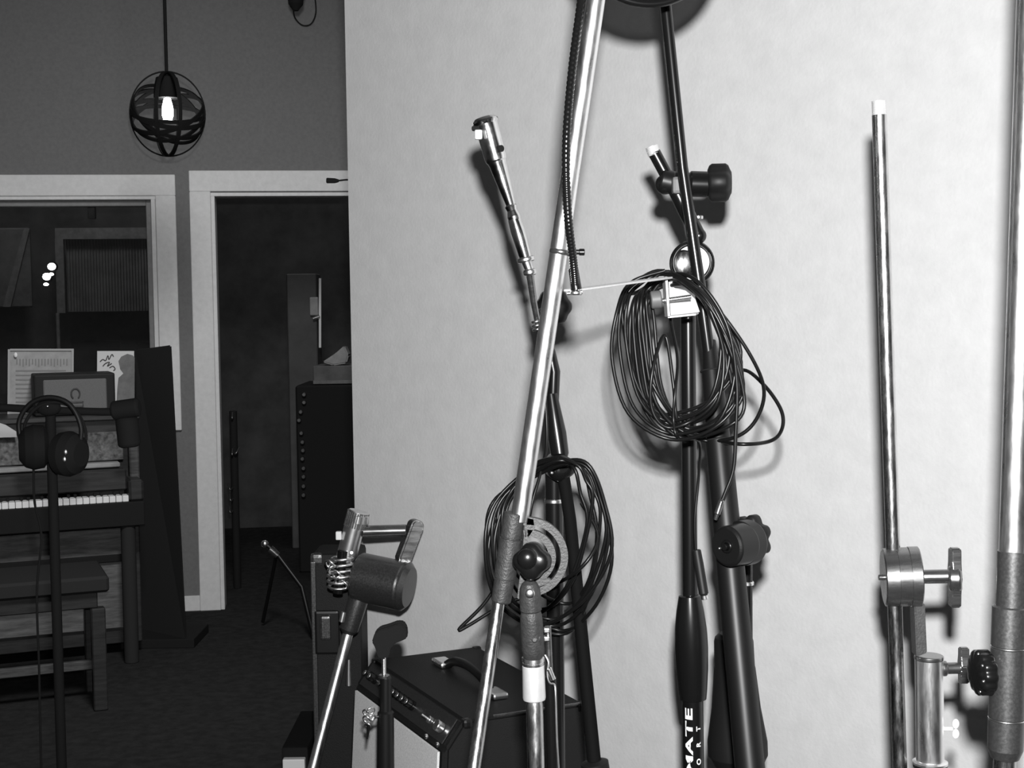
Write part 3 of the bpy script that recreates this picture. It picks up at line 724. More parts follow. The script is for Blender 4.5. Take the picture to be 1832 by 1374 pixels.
lathe(b, P(947, 1038, d - .012), P(954, 1176, d - .004), [(0, K(6, d)), (.04, K(14, d)), (.1, K(18, d)), (.2, K(19.5, d)), (.38, K(19.5, d)), (.40, K(17.5, d)), (.45, K(19.5, d)), (.55, K(20.5, d)), (.9, K(20.5, d)), (.97, K(19, d)), (1, K(17, d))], 32)
sw = obj('swivel_body', b, m_cast, t)
b = NB(); ball(b, P(948, 1062, d - .021), K(9, d), 1, .5, 1); obj('pivot_rivet', b, m_nickel, sw)
b = NB(); q = P(956, 1142, d - .0135); ring(b, q, (.1, 1, 0), K(9, d), K(3, d), 28, 8); obj('washer', b, m_steeld, sw)
b = NB(); cyl(b, q, q + V((0, -.008, 0)), K(5, d), .3, 6); obj('hex_bolt', b, m_steel, sw)
b = NB(); lathe(b, P(954, 1174, d), P(954, 1191, d), [(0, K(17, d)), (.15, K(20.5, d)), (.5, K(20.5, d)), (.55, K(18, d)), (.65, K(18, d)), (.7, K(19.5, d)), (1, K(19, d))], 32); obj('ferrule', b, m_chrome, t)
b = NB(); lathe(b, P(954, 1190, d), P(956, 1254, d), [(0, K(18.5, d)), (.02, K(20, d)), (.9, K(21, d)), (.96, K(20, d)), (1, K(15, d))], 36); obj('clutch_sleeve', b, m_bright, t)
q1 = P(956, 1250, d); q2 = P(959, 1374, d); q3 = down(q1, q2)
b = NB(); lathe(b, q1, q3, [(0, K(13, d)), (.006, K(15.5, d)), (1, K(15.5, d))], 32); obj('upright_tube', b, m_chromed, t)
b = NB(); lathe(b, V((q3.x, q3.y, 0)), V((q3.x, q3.y, .06)), [(0, .19), (.3, .19), (.6, .15), (1, .04)], 40); obj('round_base', b, m_cast, t)

# ---------------------------------------------------------------- D: slim dark upright between, with chrome spring clip
d = 1.6
q1 = P(983, 1178, d); q2 = P(988, 1374, d); q3 = down(q1, q2)
t = thing('slim_stand', 'slim dark upright with a shiny spring clamp beside the bright clutch sleeve', 'microphone stand', floor_pt(q3))
b = NB(); cyl(b, P(984, 1210, d), q3, K(11, d), .1, 24); obj('upright_tube', b, m_black, t)
b = NB(); lathe(b, V((q3.x, q3.y, 0)), V((q3.x, q3.y, .04)), [(0, .09), (.5, .09), (1, .03)], 32); obj('round_base', b, m_blacks, t)
b = NB(); sweep(b, spline([P(975, 1172, d - .01), P(981, 1185, d - .012), P(979, 1205, d - .012), P(983, 1222, d - .012), P(992, 1226, d - .01), P(994, 1250, d - .012), P(996, 1320, d - .012), P(1000, 1390, d - .012)], 8), K(2.2, d), 10)
cyl(b, P(982, 1196, d - .012), P(990, 1216, d - .012), K(5, d)); obj('spring_clamp', b, m_chrome, t)
b = NB(); cyl(b, P(980, 1120, d), P(984, 1214, d), K(6, d)); obj('thin_rod', b, m_steel, t)
for y in (1127, 1142): 
    b = NB(); box(b, P(978, y, d - .008), (K(10, d), .01, K(8, d)), None, .001); obj('clamp_tooth', b, m_nickel, t)

# ---------------------------------------------------------------- E: black stand with tilted boom carrying the chrome microphone
d = 1.9
q1 = P(992, 850, d); q2 = P(996, 1374, d); q3 = down(q1, q2)
t = thing('boom_stand', 'black boom stand with folded boom, hung with the lower coil of cable', 'microphone stand', floor_pt(q3))
b = NB(); cyl(b, P(991, 838, d), q3, K(16, d), 0, 28); obj('upright_tube', b, m_black, t)
b = NB(); lathe(b, P(991, 892, d), P(991, 900, d), [(0, K(16, d)), (.2, K(17, d)), (.8, K(17, d)), (1, K(16, d))]); obj('silver_ring', b, m_nickel, t)
tripod(t, q3, .32)
b = NB(); lobed(b, P(1001, 835, d - .02), (.2, -1, 0), K(26, d), .04, 3, .15); obj('boom_clutch', b, m_black, t)
b = NB(); ball(b, P(987, 846, d - .045), K(3, d)); obj('clutch_screw', b, m_chrome, t)
b = NB(); sweep(b, [P(1004, 825, d - .03), P(1020, 930, d - .03), P(1064, 1372, d - .1)], [K(11, d), K(11, d), K(12, d)], 22); obj('boom_tail', b, m_lampblack, t)
b = NB(); lathe(b, P(1063, 1360, d - .1), P(1070, 1400, d - .1), [(0, K(14, d)), (.1, K(24, d)), (1, K(24, d))], 24); obj('tail_stop', b, m_rubber, t)
b = NB(); lathe(b, P(1003, 822, d - .02), P(986, 705, d - .01), [(0, K(12, d)), (.08, K(16, d)), (.4, K(17, d)), (.75, K(13.5, d)), (1, K(11, d))], 28); obj('boom_grip', b, m_black, t)
b = NB(); sweep(b, [P(989, 716, d), P(991, 665, d), P(984, 630, d), P(976, 600, d), P(962, 560, d)], [K(11, d), K(11.5, d), K(10, d), K(6, d), K(5, d)], 20); obj('boom_tube', b, m_black, t)
b = NB(); lobed(b, P(990, 549, d + .04), (.1, -1, 0), K(33, d), .03, 6, .1); obj('side_knob', b, m_blacks, t)
b = NB(); sweep(b, [P(962, 562, d), P(985, 548, d + .03)], K(7, d), 14); obj('knob_stem', b, m_blacks, t)
# microphone
d = 1.86
t = thing('microphone', 'slim chrome vintage microphone tilted on the black boom, cable plugged below', 'microphone', P(962, 575, d))
b = NB(); lathe(b, P(866, 208, d), P(889, 290, d), [(0, K(8, d)), (.03, K(18, d)), (.08, K(22.5, d)), (.12, K(23.5, d)), (.16, K(22, d)), (.18, K(21, d)), (.9, K(20, d)), (.97, K(19, d)), (1, K(17, d))], 40); hd_ = obj('head', b, m_microphone, t)
b = NB(); box(b, P(856, 241, d - .02), (K(13, d), .01, K(17, d)), None, .002); obj('switch_plate', b, m_bright, hd_)
b = NB(); box(b, P(850, 230, d - .018), (K(12, d), .01, K(8, d)), None, .002); obj('grille_slot', b, m_flat, hd_)
b = NB(); q = P(894, 266, d - .016); cyl(b, q, q + V((.003, -.003, 0)), K(6, d)); obj('vent_hole', b, m_flat, hd_)
b = NB(); lathe(b, P(888, 286, d), P(915, 370, d), [(0, K(18, d)), (.1, K(16, d)), (.6, K(12, d)), (.95, K(8.5, d)), (1, K(8, d))], 32); obj('handle', b, m_microphone, t)
b = NB(); lathe(b, P(913, 366, d), P(922, 396, d), [(0, K(8, d)), (.1, K(11, d)), (.35, K(9, d)), (.7, K(12, d)), (1, K(11, d))], 28); obj('neck', b, m_microphone, t)
b = NB(); lathe(b, P(920, 392, d), P(942, 466, d), [(0, K(11.5, d)), (.3, K(13, d)), (.85, K(11.5, d)), (1, K(10, d))], 28); obj('plug', b, m_microphone, t)
b = NB(); cyl(b, P(940, 460, d), P(942, 469, d), K(16, d), .3); cyl(b, P(926, 466, d), P(940, 464, d), K(3.5, d)); obj('clamp_ring', b, m_nickel, t)
b = NB(); lathe(b, P(942, 468, d), P(947, 482, d), [(0, K(9, d)), (1, K(8, d))]); cyl(b, P(947, 481, d), P(949, 493, d), K(12, d), .3); obj('lock_ring', b, m_nickel, t)
b = NB(); sweep(b, [P(948, 490, d), P(955, 540, d + .01), P(963, 582, d + .02)], [K(7, d), K(6, d), K(5.5, d)], 16); obj('stem', b, m_steel, t)
b = NB()
for k in range(3): ring(b, P(960 + k, 575 + 7 * k, d + .015), (.2, 0, -1), K(8, d), K(2.4, d), 20, 8)
obj('strain_relief', b, m_nickel, t)
# cross bolt behind the boom
t = thing('cross_bolt', 'small black bolt sticking out sideways behind the chrome boom', 'bolt', P(1020, 451, 1.5))
b = NB(); cyl(b, P(986, 450, 1.48), P(1040, 451, 1.48), K(4.5, 1.5)); obj('shank', b, m_blacks, t)
b = NB(); cyl(b, P(1036, 451, 1.48), P(1046, 451, 1.48), K(6, 1.5), .2, 8); obj('bolt_head', b, m_black, t)
b = NB(); ring(b, P(1003, 451, 1.45), P(1065, 0, 1.45) - P(972, 600, 1.45), K(18.5, 1.45), K(1.8, 1.45), 28, 8, 2.5); obj('clamp_band', b, m_steel, t)

# ---------------------------------------------------------------- pop filter: disc, gooseneck, bracket
t = thing('pop_filter', 'black gauze pop filter on a ribbed gooseneck bolted to a bright bracket', 'pop filter', P(1210, 560, 1.7))
d = 1.62
pc = P(1160, -131, d); nn = V((.15, -1, -.05)).normalized(); R_ = K(133, d)
b = NB(); ring(b, pc, nn, R_, .0045, 80, 10); obj('hoop', b, m_black, t)
b = NB(); xx, yy, zz = frame_of(nn); v0 = [b.verts.new(pc + (xx * math.cos(2 * PI * k / 80) + yy * math.sin(2 * PI * k / 80)) * R_ + zz * .001) for k in range(80)]
v1 = [b.verts.new(v.co - zz * .002) for v in v0]
b.faces.new(v0); b.faces.new(v1[::-1])
for k in range(80): b.faces.new((v0[k], v0[k - 1], v1[k - 1], v1[k]))
obj('gauze_screen', b, m_gauze, t)
gp = spline([pc - xx * 0 + (P(1075, -231, d) - pc).normalized() * R_, P(1056, -130, 1.5), P(1040, 0, 1.45), P(1023, 130, 1.42), P(1013, 260, 1.4), P(1016, 380, 1.4), P(1026, 470, 1.42), P(1030, 520, 1.43)], 60)
b = NB(); N = len(gp); sweep(b, gp, [K(8.8 - 1.2 * min(1, i / N * 2), 1.42) * (1 if (i % 4) < 2 else .88) for i in range(N)], 16); obj('gooseneck', b, m_black, t)
b = NB(); lathe(b, P(1025, 480, 1.43), P(1031, 518, 1.43), [(0, K(8.5, 1.43)), (.05, K(9.5, 1.43)), (1, K(10, 1.43))]); obj('gooseneck_ferrule', b, m_black, t)
b = NB(); cyl(b, P(1030, 520, 1.43), P(1030, 528, 1.43), K(12, 1.43), .3, 6); cyl(b, P(1014, 525, 1.43), P(1042, 522, 1.43), K(3.5, 1.43)); obj('mounting_nut', b, m_chrome, t)
ea = P(1022, 519.5, 1.43); eb = P(1192, 497, 1.66)
b = NB(); ex = (eb - ea).normalized(); ez = V((0, 0, 1)); ey = ez.cross(ex).normalized(); ez = ex.cross(ey)
box(b, (ea + eb) / 2, ((eb - ea).length, .016, .0022), (ex, ey, ez), .0004, 1); obj('bracket_arm', b, m_bright, t)
b = NB()
prism(b, [P(1190, 495, 1.66), P(1194, 495, 1.66), P(1199, 567, 1.66), P(1195, 567, 1.66)], V((.0, .035, 0)))
prism(b, [P(1196, 504, 1.695), P(1232, 500, 1.72), P(1252, 558, 1.72), P(1200, 565, 1.695)], V((0, .002, 0)))
prism(b, [P(1195, 566, 1.66), P(1245, 561, 1.66), P(1250, 558.5, 1.70), P(1199, 564, 1.695)], V((0, 0, -.002)))
obj('clamp_bracket', b, mat('white_enamel', .6, .5), t)
b = NB(); a_, b_ = P(1178, 539, 1.67), P(1236, 531, 1.67); pts = [a_.lerp(b_, i / 80) for i in range(81)]
sweep(b, pts, [K(4.4 if i % 4 < 2 else 3.7, 1.67) for i in range(81)], 12); obj('clamp_screw', b, m_nickel, t)
b = NB(); cyl(b, P(1164, 537, 1.67), P(1183, 535, 1.67), K(16, 1.67), .15, 28); obj('thumb_knob', b, m_greyp, t)

# ---------------------------------------------------------------- F: black stand with lettering, grip and swivel head
d = 1.8
t = thing('microphone_stand', 'black microphone stand with white lettering, bulging grip and swivel head on top', 'microphone stand', floor_pt(P(1243, 1374, d)))
q2 = P(1241, 1374, d); q3 = down(P(1239, 1240, d), q2)
b = NB(); cyl(b, P(1239, 1235, d), q3, K(19, d), 0, 32); low = obj('lower_tube', b, m_black, t)
tripod(t, q3, .34)
b = NB(); lathe(b, P(1234, 1064, d), P(1240, 1252, d), [(0, K(16, d)), (.01, K(20, d)), (.15, K(25, d)), (.32, K(29, d)), (.5, K(30, d)), (.7, K(29, d)), (.9, K(26, d)), (.99, K(24, d)), (1, K(19, d))], 36); obj('grip', b, m_black, t)
b = NB(); cyl(b, P(1231, 560, d), P(1235, 1070, d), K(13.5, d), 0, 28); obj('upper_tube', b, m_black, t)
b = NB(); sweep(b, [P(1247, 415, d + .01), P(1240, 500, d + .01), P(1231, 570, d + .005)], K(9, d), 20); obj('inner_rod', b, m_steel, t)
b = NB(); cyl(b, P(1239, 469, d + .04), P(1238, 471, d - .012), K(40, d), .12, 44); dc = obj('disc_clutch', b, m_black, t)
b = NB(); ball(b, P(1224, 472, d - .010), K(24, d), 1, .45, 1.05, None, 32); obj('disc_cap', b, m_chromed, dc)
b = NB(); ring(b, P(1238, 470, d - .014), (0, 1, 0), K(33, d), K(3, d), 44, 8); obj('disc_rim', b, m_blacks, dc)
# swivel head
b = NB(); a_, b_ = P(1166, 262, d), P(1171, 277, d); pts = [a_.lerp(b_, i / 24) for i in range(25)]
sweep(b, pts, [K(12 if i % 4 < 2 else 10.8, d) for i in range(25)], 24); obj('threaded_end', b, m_bright, t)
b = NB(); cyl(b, P(1170, 272, d), P(1199, 326, d), K(11.5, d), .15); obj('head_arm', b, m_black, t)
b = NB(); cyl(b, P(1180, 322, d), P(1206, 328, d), K(21, d), .2, 28); ball(b, P(1190, 330, d), K(18, d)); obj('pivot_block', b, m_blacks, t)
b = NB(); box(b, P(1216, 332, d - .018), (K(28, d), .02, K(30, d)), None, .004); obj('grey_plate', b, m_greyp, t)
b = NB(); lathe(b, P(1204, 328, d), P(1268, 330, d), [(0, K(20, d)), (.1, K(22, d)), (.45, K(20, d)), (.5, K(23, d)), (.95, K(23, d)), (1, K(20, d))], 32); obj('pivot_drum', b, m_black, t)
b = NB(); lobed(b, P(1286, 327, d), (1, -.15, 0), K(34, d), K(40, d), 4, .2, .2); obj('hand_knob', b, m_rubber, t)
b = NB(); sweep(b, [P(1208, 338, d - .005), P(1228, 380, d - .005), P(1250, 422, d - .005)], [K(14, d), K(14, d), K(13, d)], 20); ball(b, P(1250, 422, d - .005), K(14, d)); obj('lower_arm', b, m_black, t)
b = NB(); ball(b, P(1238, 411, d - .016), K(3.6, d)); obj('arm_screw', b, m_white, t)  # glint of the screw is put into its white colour
b = NB(); cyl(b, P(1249, 386, d - .0), P(1249, 392, d - .0), K(9, d)); obj('rod_ring', b, m_nickel, t)
# lettering wrapped round the lower tube
def lettering(name, text, size, sx, start_y, lateral_px, space, parent, axx=1241):
    cu = bpy.data.curves.new(name, 'FONT'); cu.body = text; cu.size = 1; cu.space_character = space; cu.align_x = 'RIGHT'; cu.offset = .03
    o = bpy.data.objects.new(name + '_src', cu); COL.objects.link(o)
    dg = bpy.context.evaluated_depsgraph_get(); me = bpy.data.meshes.new_from_object(o.evaluated_get(dg))
    bpy.data.objects.remove(o); bm = NB(); bm.from_mesh(me)
    bmesh.ops.triangulate(bm, faces=bm.faces); bmesh.ops.subdivide_edges(bm, edges=bm.edges, cuts=1)
    xr = max(v.co.x for v in bm.verts)
    topp = P(axx - .5, start_y, d); axis = (P(1239, 1235, d) - q3).normalized(); R = K(19, d) + .0012
    c_line = lambda s: topp + axis * s
    tocam = -(V((topp.x, topp.y, 0)) - V((0, 0, 0))).normalized(); side = V((tocam.y, -tocam.x, 0))
    if side.x > 0: side = -side     # side points left in the photo
    for v in bm.verts:
        s = (v.co.x - xr) * size * sx; l = v.co.y * size - lateral_px * d / F
        th = l / R
        v.co = c_line(s) + (tocam * math.cos(th) + side * math.sin(th)) * R
    return obj(name, bm, m_label, parent)
lettering('brand_lettering', 'ULTIMATE', K(20, d), 2.3, 1262, -2.5, 1.06, low)
lettering('small_lettering', 'SUPPORT', K(11, d), 1.3, 1294, 13, 3.9, low)
b = NB(); 

# ---------------------------------------------------------------- G: heavy black boom crossing it
b.free()
t = thing('boom_stand', 'heavy black boom stand with long tapering boom crossing in front of the lettered stand', 'microphone stand', floor_pt(P(1345, 1374, 1.88)))
b = NB(); sweep(b, [P(1166, -210, 1.74), P(1190, 0, 1.74), P(1221, 300, 1.74), P(1253, 520, 1.74), P(1272, 660, 1.74)], [K(10, 1.74)] * 3 + [K(11, 1.74)] * 2, 24); obj('boom_rod', b, m_black, t)
b = NB(); a_ = P(1268, 610, 1.745); e_ = P(1352, 1480, 1.6)
def along(y): return (y - 610) / 870
lathe(b, a_, e_, [(0, K(13, 1.7)), (along(650), K(15, 1.7)), (along(666), K(17, 1.7)), (along(668), K(18.5, 1.7)), (along(795), K(22, 1.7)), (along(797), K(23.5, 1.7)), (along(1000), K(25, 1.7)), (1, K(27, 1.65))], 36); obj('boom_tube', b, mat('worn_black_paint', .006, .42, spec=.3), t)
for y, x in ((667, 1273), (797, 1286)):
    b = NB(); f_ = along(y); c_ = a_.lerp(e_, f_); ring(b, c_, e_ - a_, K(20 if y < 700 else 23.5, 1.7), K(1.3, 1.7), 36, 6); obj('seam_ring', b, m_flat, t)
d = 1.70
b = NB(); q = P(1299, 978, d - .062); cyl(b, q, q + V((.026, .022, 0)), K(36, d), .15, 40); bc = obj('boom_clutch', b, m_blacks, t)
b = NB(); q = P(1300, 978, d - .064); ring(b, q, (-.75, -.65, 0), K(9, d), K(3, d), 32, 8); cyl(b, q + V((.004, .004, 0)), q + V((-.004, -.0035, 0)), K(6, d)); obj('clutch_bolt', b, m_black, bc)
b = NB(); ball(b, P(1287, 981, d - .055), K(2.2, d)); obj('clutch_rivet', b, m_chrome, bc)
b = NB(); q = P(1321, 973, d - .035); cyl(b, q, q + V((.018, .016, 0)), K(40, d), .15, 40); obj('clutch_flange', b, m_blacks, t)
b = NB(); lobed(b, P(1343, 962, d - .005), (.77, .64, 0), K(43, d), K(26, d), 7, .2); obj('lobed_knob', b, m_rubber, t)
d = 1.88
q1 = P(1336, 1000, d); q2 = P(1338, 1374, d); q3 = down(q1, q2)
b = NB(); cyl(b, q1, q3, K(10, d), 0, 24); obj('upright_tube', b, m_black, t)
b = NB(); lathe(b, P(1337, 1040, d), P(1337, 1046, d), [(0, K(11, d)), (.3, K(12, d)), (1, K(12, d))]); obj('silver_ring', b, m_nickel, t)
tripod(t, q3, .34)
b = NB(); lathe(b, P(1312, 1132, d + .03), P(1321, 1374, d + .03), [(0, K(26, d)), (.03, K(34, d)), (.06, K(36, d)), (.24, K(37, d)), (.26, K(38, d)), (.55, K(45, d)), (.8, K(55, d)), (.9, K(55, d)), (.97, K(46, d)), (1, K(35, d))], 40); obj('counterweight', b, m_rubber, t)

# ---------------------------------------------------------------- coils of cable
def coil(loops, n=7): return spline(loops, n)
d = 1.72
pts = []
Ls = [ # top x,y | left x,y | bottom x,y | right x,y | depth jitter
 (1190, 484, 1095, 640, 1200, 786, 1322, 700), (1186, 486, 1120, 610, 1215, 770, 1328, 680), (1194, 490, 1134, 600, 1190, 752, 1300, 660),
 (1200, 488, 1142, 590, 1225, 764, 1310, 700), (1188, 494, 1128, 640, 1180, 742, 1325, 640), (1196, 486, 1150, 600, 1235, 778, 1332, 720),
 (1204, 492, 1160, 580, 1230, 755, 1295, 640), (1192, 490, 1115, 580, 1240, 770, 1318, 690), (1198, 496, 1170, 570, 1215, 745, 1290, 620), (1188, 488, 1138, 660, 1205, 778, 1326, 660),
 (1193, 498, 1146, 620, 1222, 784, 1315, 660), (1185, 480, 1108, 620, 1195, 775, 1330, 700), (1197, 502, 1156, 600, 1200, 760, 1305, 640)]
for i, (tx, ty, lx, ly, bx_, by_, rx, ry) in enumerate(Ls):
    o_ = (i % 5 - 2) * .006; f_ = d - .035 + o_; k_ = d + .03 + o_
    pts += [P(tx, ty + (i % 5) * 4.5, d - .02 + o_), P((tx + lx) / 2 - 14, (ty + 22 + (i * 5) % 12), f_ + .02), P((lx + (tx + lx) / 2) / 2 - 14, ty * .55 + ly * .45, f_), P(lx, ly, f_),
            P(lx + (bx_ - lx) * .28, ly + (by_ - ly) * .68, f_), P(bx_, by_, f_), P((bx_ + rx) / 2 + 18, by_ - (by_ - ry) * .25, f_ - .03), P(rx, ry, f_ - .03),
            P(rx - (rx - tx) * .22, ty + (ry - ty) * .5, f_ - .03), P(tx + (rx - tx) * .46, ty + (ry - ty) * .15 + 4, f_ - .02)]
# two wide loops on the right
pts += [P(1190, 487, d - .02), P(1235, 505, d - .06), P(1290, 560, d - .07), P(1345, 640, d - .07), P(1367, 700, d - .06), P(1352, 752, d - .05), P(1316, 782, d - .04), P(1260, 788, d - .01),
        P(1215, 760, d - .04), P(1205, 690, d - .04), P(1190, 600, d - .03), P(1168, 660, d - .05), P(1166, 730, d - .05), P(1195, 765, d - .05), P(1250, 745, d - .05), P(1300, 690, d + .04), P(1330, 662, d + .02), P(1368, 690, d - .01),
        P(1398, 735, d - .03), P(1398, 770, d - .04), P(1375, 790, d - .05), P(1316, 794, d - .06), P(1255, 780, d + .04), P(1200, 740, d - .04), P(1150, 640, d - .04), P(1160, 540, d - .03), P(1200, 492, d - .03), P(1250, 505, d - .07),
        P(1300, 580, d - .08), P(1318, 680, d - .08), P(1316, 780, d - .08), P(1312, 840, d - .08), P(1298, 880, d - .08), P(1290, 900, d - .08)]
t = thing('cable_coil', 'large coil of thin black cable hung over the bright bracket', 'cable', P(1195, 490, d), 'coiled black cables')
b = NB(); sweep(b, coil(pts), K(3.4, d), 8); obj('cable', b, m_cable, t)
b = NB(); lathe(b, P(1292, 893, d - .08), P(1280, 930, d - .08), [(0, K(3, d)), (.1, K(5, d)), (.7, K(5.5, d)), (.75, K(4, d)), (1, K(3, d))], 18); obj('plug', b, m_steel, t)
# second cable dropping to a jack by the grip
t = thing('jack_cable', 'thin cable with a black jack plug hanging beside the bulging grip', 'cable', P(1246, 780, 1.74))
b = NB(); sweep(b, spline([P(1207, 498, d - .01), P(1199, 560, d), P(1212, 640, d - .03), P(1208, 700, d - .05), P(1205, 750, d - .05), P(1214, 784, d - .05), P(1250, 790, d + .02), P(1250, 850, 1.76), P(1243, 930, 1.76), P(1245, 987, 1.76)], 8), K(2.8, d), 8); obj('cable', b, m_cable, t)
b = NB(); lathe(b, P(1246, 983, 1.76), P(1260, 1068, 1.75), [(0, K(5, d)), (.02, K(8, d)), (.3, K(9, d)), (.93, K(9, d)), (.95, K(7, d)), (1, K(6, d))], 22); pl = obj('jack_barrel', b, m_rubber, t)
b = NB(); cyl(b, P(1259.5, 1065, 1.75), P(1261, 1072, 1.75), K(6.5, d)); obj('jack_tip', b, m_chrome, pl)
# lower coil
d = 1.84; pts = []
Ls = [(1000, 822, 868, 975, 960, 1118, 1093, 990), (1004, 826, 880, 960, 985, 1108, 1084, 960), (996, 828, 890, 940, 1000, 1128, 1094, 1010), (1006, 832, 874, 1000, 1005, 1135, 1074, 930),
      (1000, 824, 898, 930, 970, 1090, 1060, 900), (994, 820, 884, 985, 990, 1120, 1088, 970), (1002, 832, 870, 950, 950, 1100, 1050, 940), (1008, 828, 905, 930, 1010, 1080, 1068, 960)]
for i, (tx, ty, lx, ly, bx_, by_, rx, ry) in enumerate(Ls):
    o_ = (i % 4 - 2) * .007; f_ = d + o_
    pts += [P(tx, ty, d - .03 + o_), P(tx - 48, ty + 14 + (i * 5) % 11, f_), P(lx + 18, ty * .5 + ly * .5, f_), P(lx, ly, f_ - .01), P(lx + (bx_ - lx) * .2, ly + (by_ - ly) * .66, f_), P(bx_, by_, f_ + .02),
            P((bx_ + rx) / 2 + 12, by_ - (by_ - ry) * .3, f_ - .02), P(rx, ry, f_ - .04), P(rx - 12, ty + (ry - ty) * .45, f_ - .04), P(tx + (rx - tx) * .55, ty + 8, f_ - .04)]
pts += [P(998, 822, d - .03), P(950, 850, d), P(915, 930, d), P(905, 1010, d), P(870, 1075, d), P(822, 1125, d), P(840, 1118, d), P(900, 1082, d), P(960, 1060, d), P(1035, 1020, d - .06), P(1070, 960, d - .05), P(1040, 900, d - .03)]
t = thing('cable_coil', 'coil of black cable hanging from the clutch of the black boom stand by the amplifier', 'cable', P(1000, 825, d), 'coiled black cables')
b = NB(); sweep(b, coil(pts), K(3.4, d), 8); obj('cable', b, m_cable, t)
# microphone lead running down from the chrome microphone
t = thing('microphone_lead', 'thin lead running from the chrome microphone down past the lower cable coil', 'cable', P(963, 585, 1.87))
b = NB(); sweep(b, spline([P(962, 586, 1.88), P(970, 640, 1.86), P(976, 720, 1.86), P(978, 795, 1.85), P(966, 850, 1.83), P(952, 900, 1.82), P(942, 960, 1.82), P(930, 1020, 1.82)], 8), K(3, 1.85), 8); obj('cable', b, m_cable, t)

# ---------------------------------------------------------------- H: old nickel stand with drum clutch on the right
d = 1.52
t = thing('boom_stand', 'old steel boom stand with thin bare rod, drum clutch and wing handle', 'microphone stand', floor_pt(P(1663, 1374, d)))
b = NB(); rt, rb = P(1573, 206, d), P(1612, 1430, d); cyl(b, rt, rb, K(13, d), 0, 32); obj('boom_rod', b, m_chromed, t)
b = NB(); a_ = P(1572, 181, d); pts = [a_.lerp(rt, i / 32) for i in range(33)]; sweep(b, pts, [K(12.6 if i % 4 < 2 else 11.8, d) for i in range(33)], 28); obj('threaded_tip', b, m_bright, t)
b = NB(); ll = P(1580, 1033, d + .001); rr = P(1646, 1031, d - .004)
lathe(b, ll, rr, [(0, K(48, d)), (.03, K(52, d)), (.36, K(53, d)), (.365, K(51, d)), (.375, K(51, d)), (.38, K(53, d)), (.68, K(53, d)), (.685, K(51, d)), (.7, K(51, d)), (.705, K(54, d)), (.97, K(54, d)), (1, K(51, d))], 56)
dm = obj('clutch_drum', b, m_steel, t)
b = NB(); cyl(b, P(1572, 1033, d), P(1582, 1033, d), K(5, d)); obj('drum_stud', b, m_steel, dm)
b = NB(); q = P(1613, 1060, d - .027); ball(b, q, K(3, d)); obj('drum_screw', b, m_steeld, dm)
b = NB(); lathe(b, P(1644, 1032, d - .007), P(1702, 1031, d - .015), [(0, K(14, d)), (.06, K(12.5, d)), (.9, K(12.5, d)), (1, K(14, d))], 28); obj('clamp_shaft', b, m_steel, t)
def tbar(bm, px, py, d_, half, w, th):
    o_ = []; c_ = P(px, py, d_)
    for (yy, ww) in ((1, .55), (.92, .8), (.55, .85), (.3, 1.0), (.0, 1.25), (-.3, 1.0), (-.55, .85), (-.92, .8), (-1, .55)): o_.append((yy, ww))
    L_ = [c_ + V((0, ww * K(w, d_), yy * K(half, d_))) for yy, ww in o_]; R2 = [c_ + V((0, -ww * K(w, d_), yy * K(half, d_))) for yy, ww in reversed(o_)]
    prism(bm, [p - V((th / 2, 0, 0)) for p in L_ + R2], V((th, 0, 0)), th * .12)
b = NB(); tbar(b, 1708, 1033, d - .016, 54, 16, K(17, d)); cyl(b, P(1697, 1035, d - .0145), P(1721, 1035, d - .0185), K(24, d), .2, 32); obj('wing_handle', b, m_steel, t)
b = NB(); prism(b, [P(x, y, d - .012) for x, y in ((1636, 1080), (1655, 1080), (1659, 1168), (1640, 1176))], V((0, .02, 0)), .001); obj('joint_plate', b, m_castl, t)
b = NB(); cyl(b, P(1662, 1172, d), P(1662, 1181, d), K(26, d), .2, 36); obj('foot_flange', b, m_steel, t)
b = NB(); cyl(b, P(1662, 1178, d), P(1664, 1366, d), K(25, d), .06, 40); obj('socket_sleeve', b, m_chrome, t)
b = NB(); cyl(b, P(1684, 1196, d), P(1718, 1195, d), K(10.5, d), .15); cyl(b, P(1684, 1196, d), P(1694, 1196, d), K(14, d), .2); obj('side_screw', b, m_steel, t)
b = NB(); tbar(b, 1724, 1190, d, 33, 11, K(16, d)); obj('screw_handle', b, m_steel, t)
b = NB(); cyl(b, P(1686, 1304, d), P(1704, 1304, d), K(3.5, d), .1, 14)
for s in (1, -1): ball(b, P(1710, 1304 + 9 * s, d), K(9, d), .7, .5, 1)
obj('wing_nut', b, m_white, t)
q2 = P(1665, 1374, d); q3 = down(P(1664, 1300, d), P(1665, 1374, d))
b = NB(); lathe(b, P(1664, 1362, d), P(1665, 1420, d), [(0, K(28, d)), (.05, K(31, d)), (.15, K(31, d)), (.17, K(29, d)), (1, K(29, d))], 36); obj('base_collar', b, m_black, t)
b = NB(); lathe(b, P(1664, 1360, d), P(1664, 1366, d), [(0, K(27, d)), (.4, K(31.5, d)), (1, K(31.5, d))], 36); obj('collar_ring', b, m_chrome, t)
b = NB(); cyl(b, P(1665, 1410, d), q3, K(25, d), 0, 32); obj('upright_tube', b, m_black, t)
b = NB(); lathe(b, V((q3.x, q3.y, 0)), V((q3.x, q3.y, .07)), [(0, .16), (.3, .16), (1, .05)], 40); obj('round_base', b, m_cast, t)

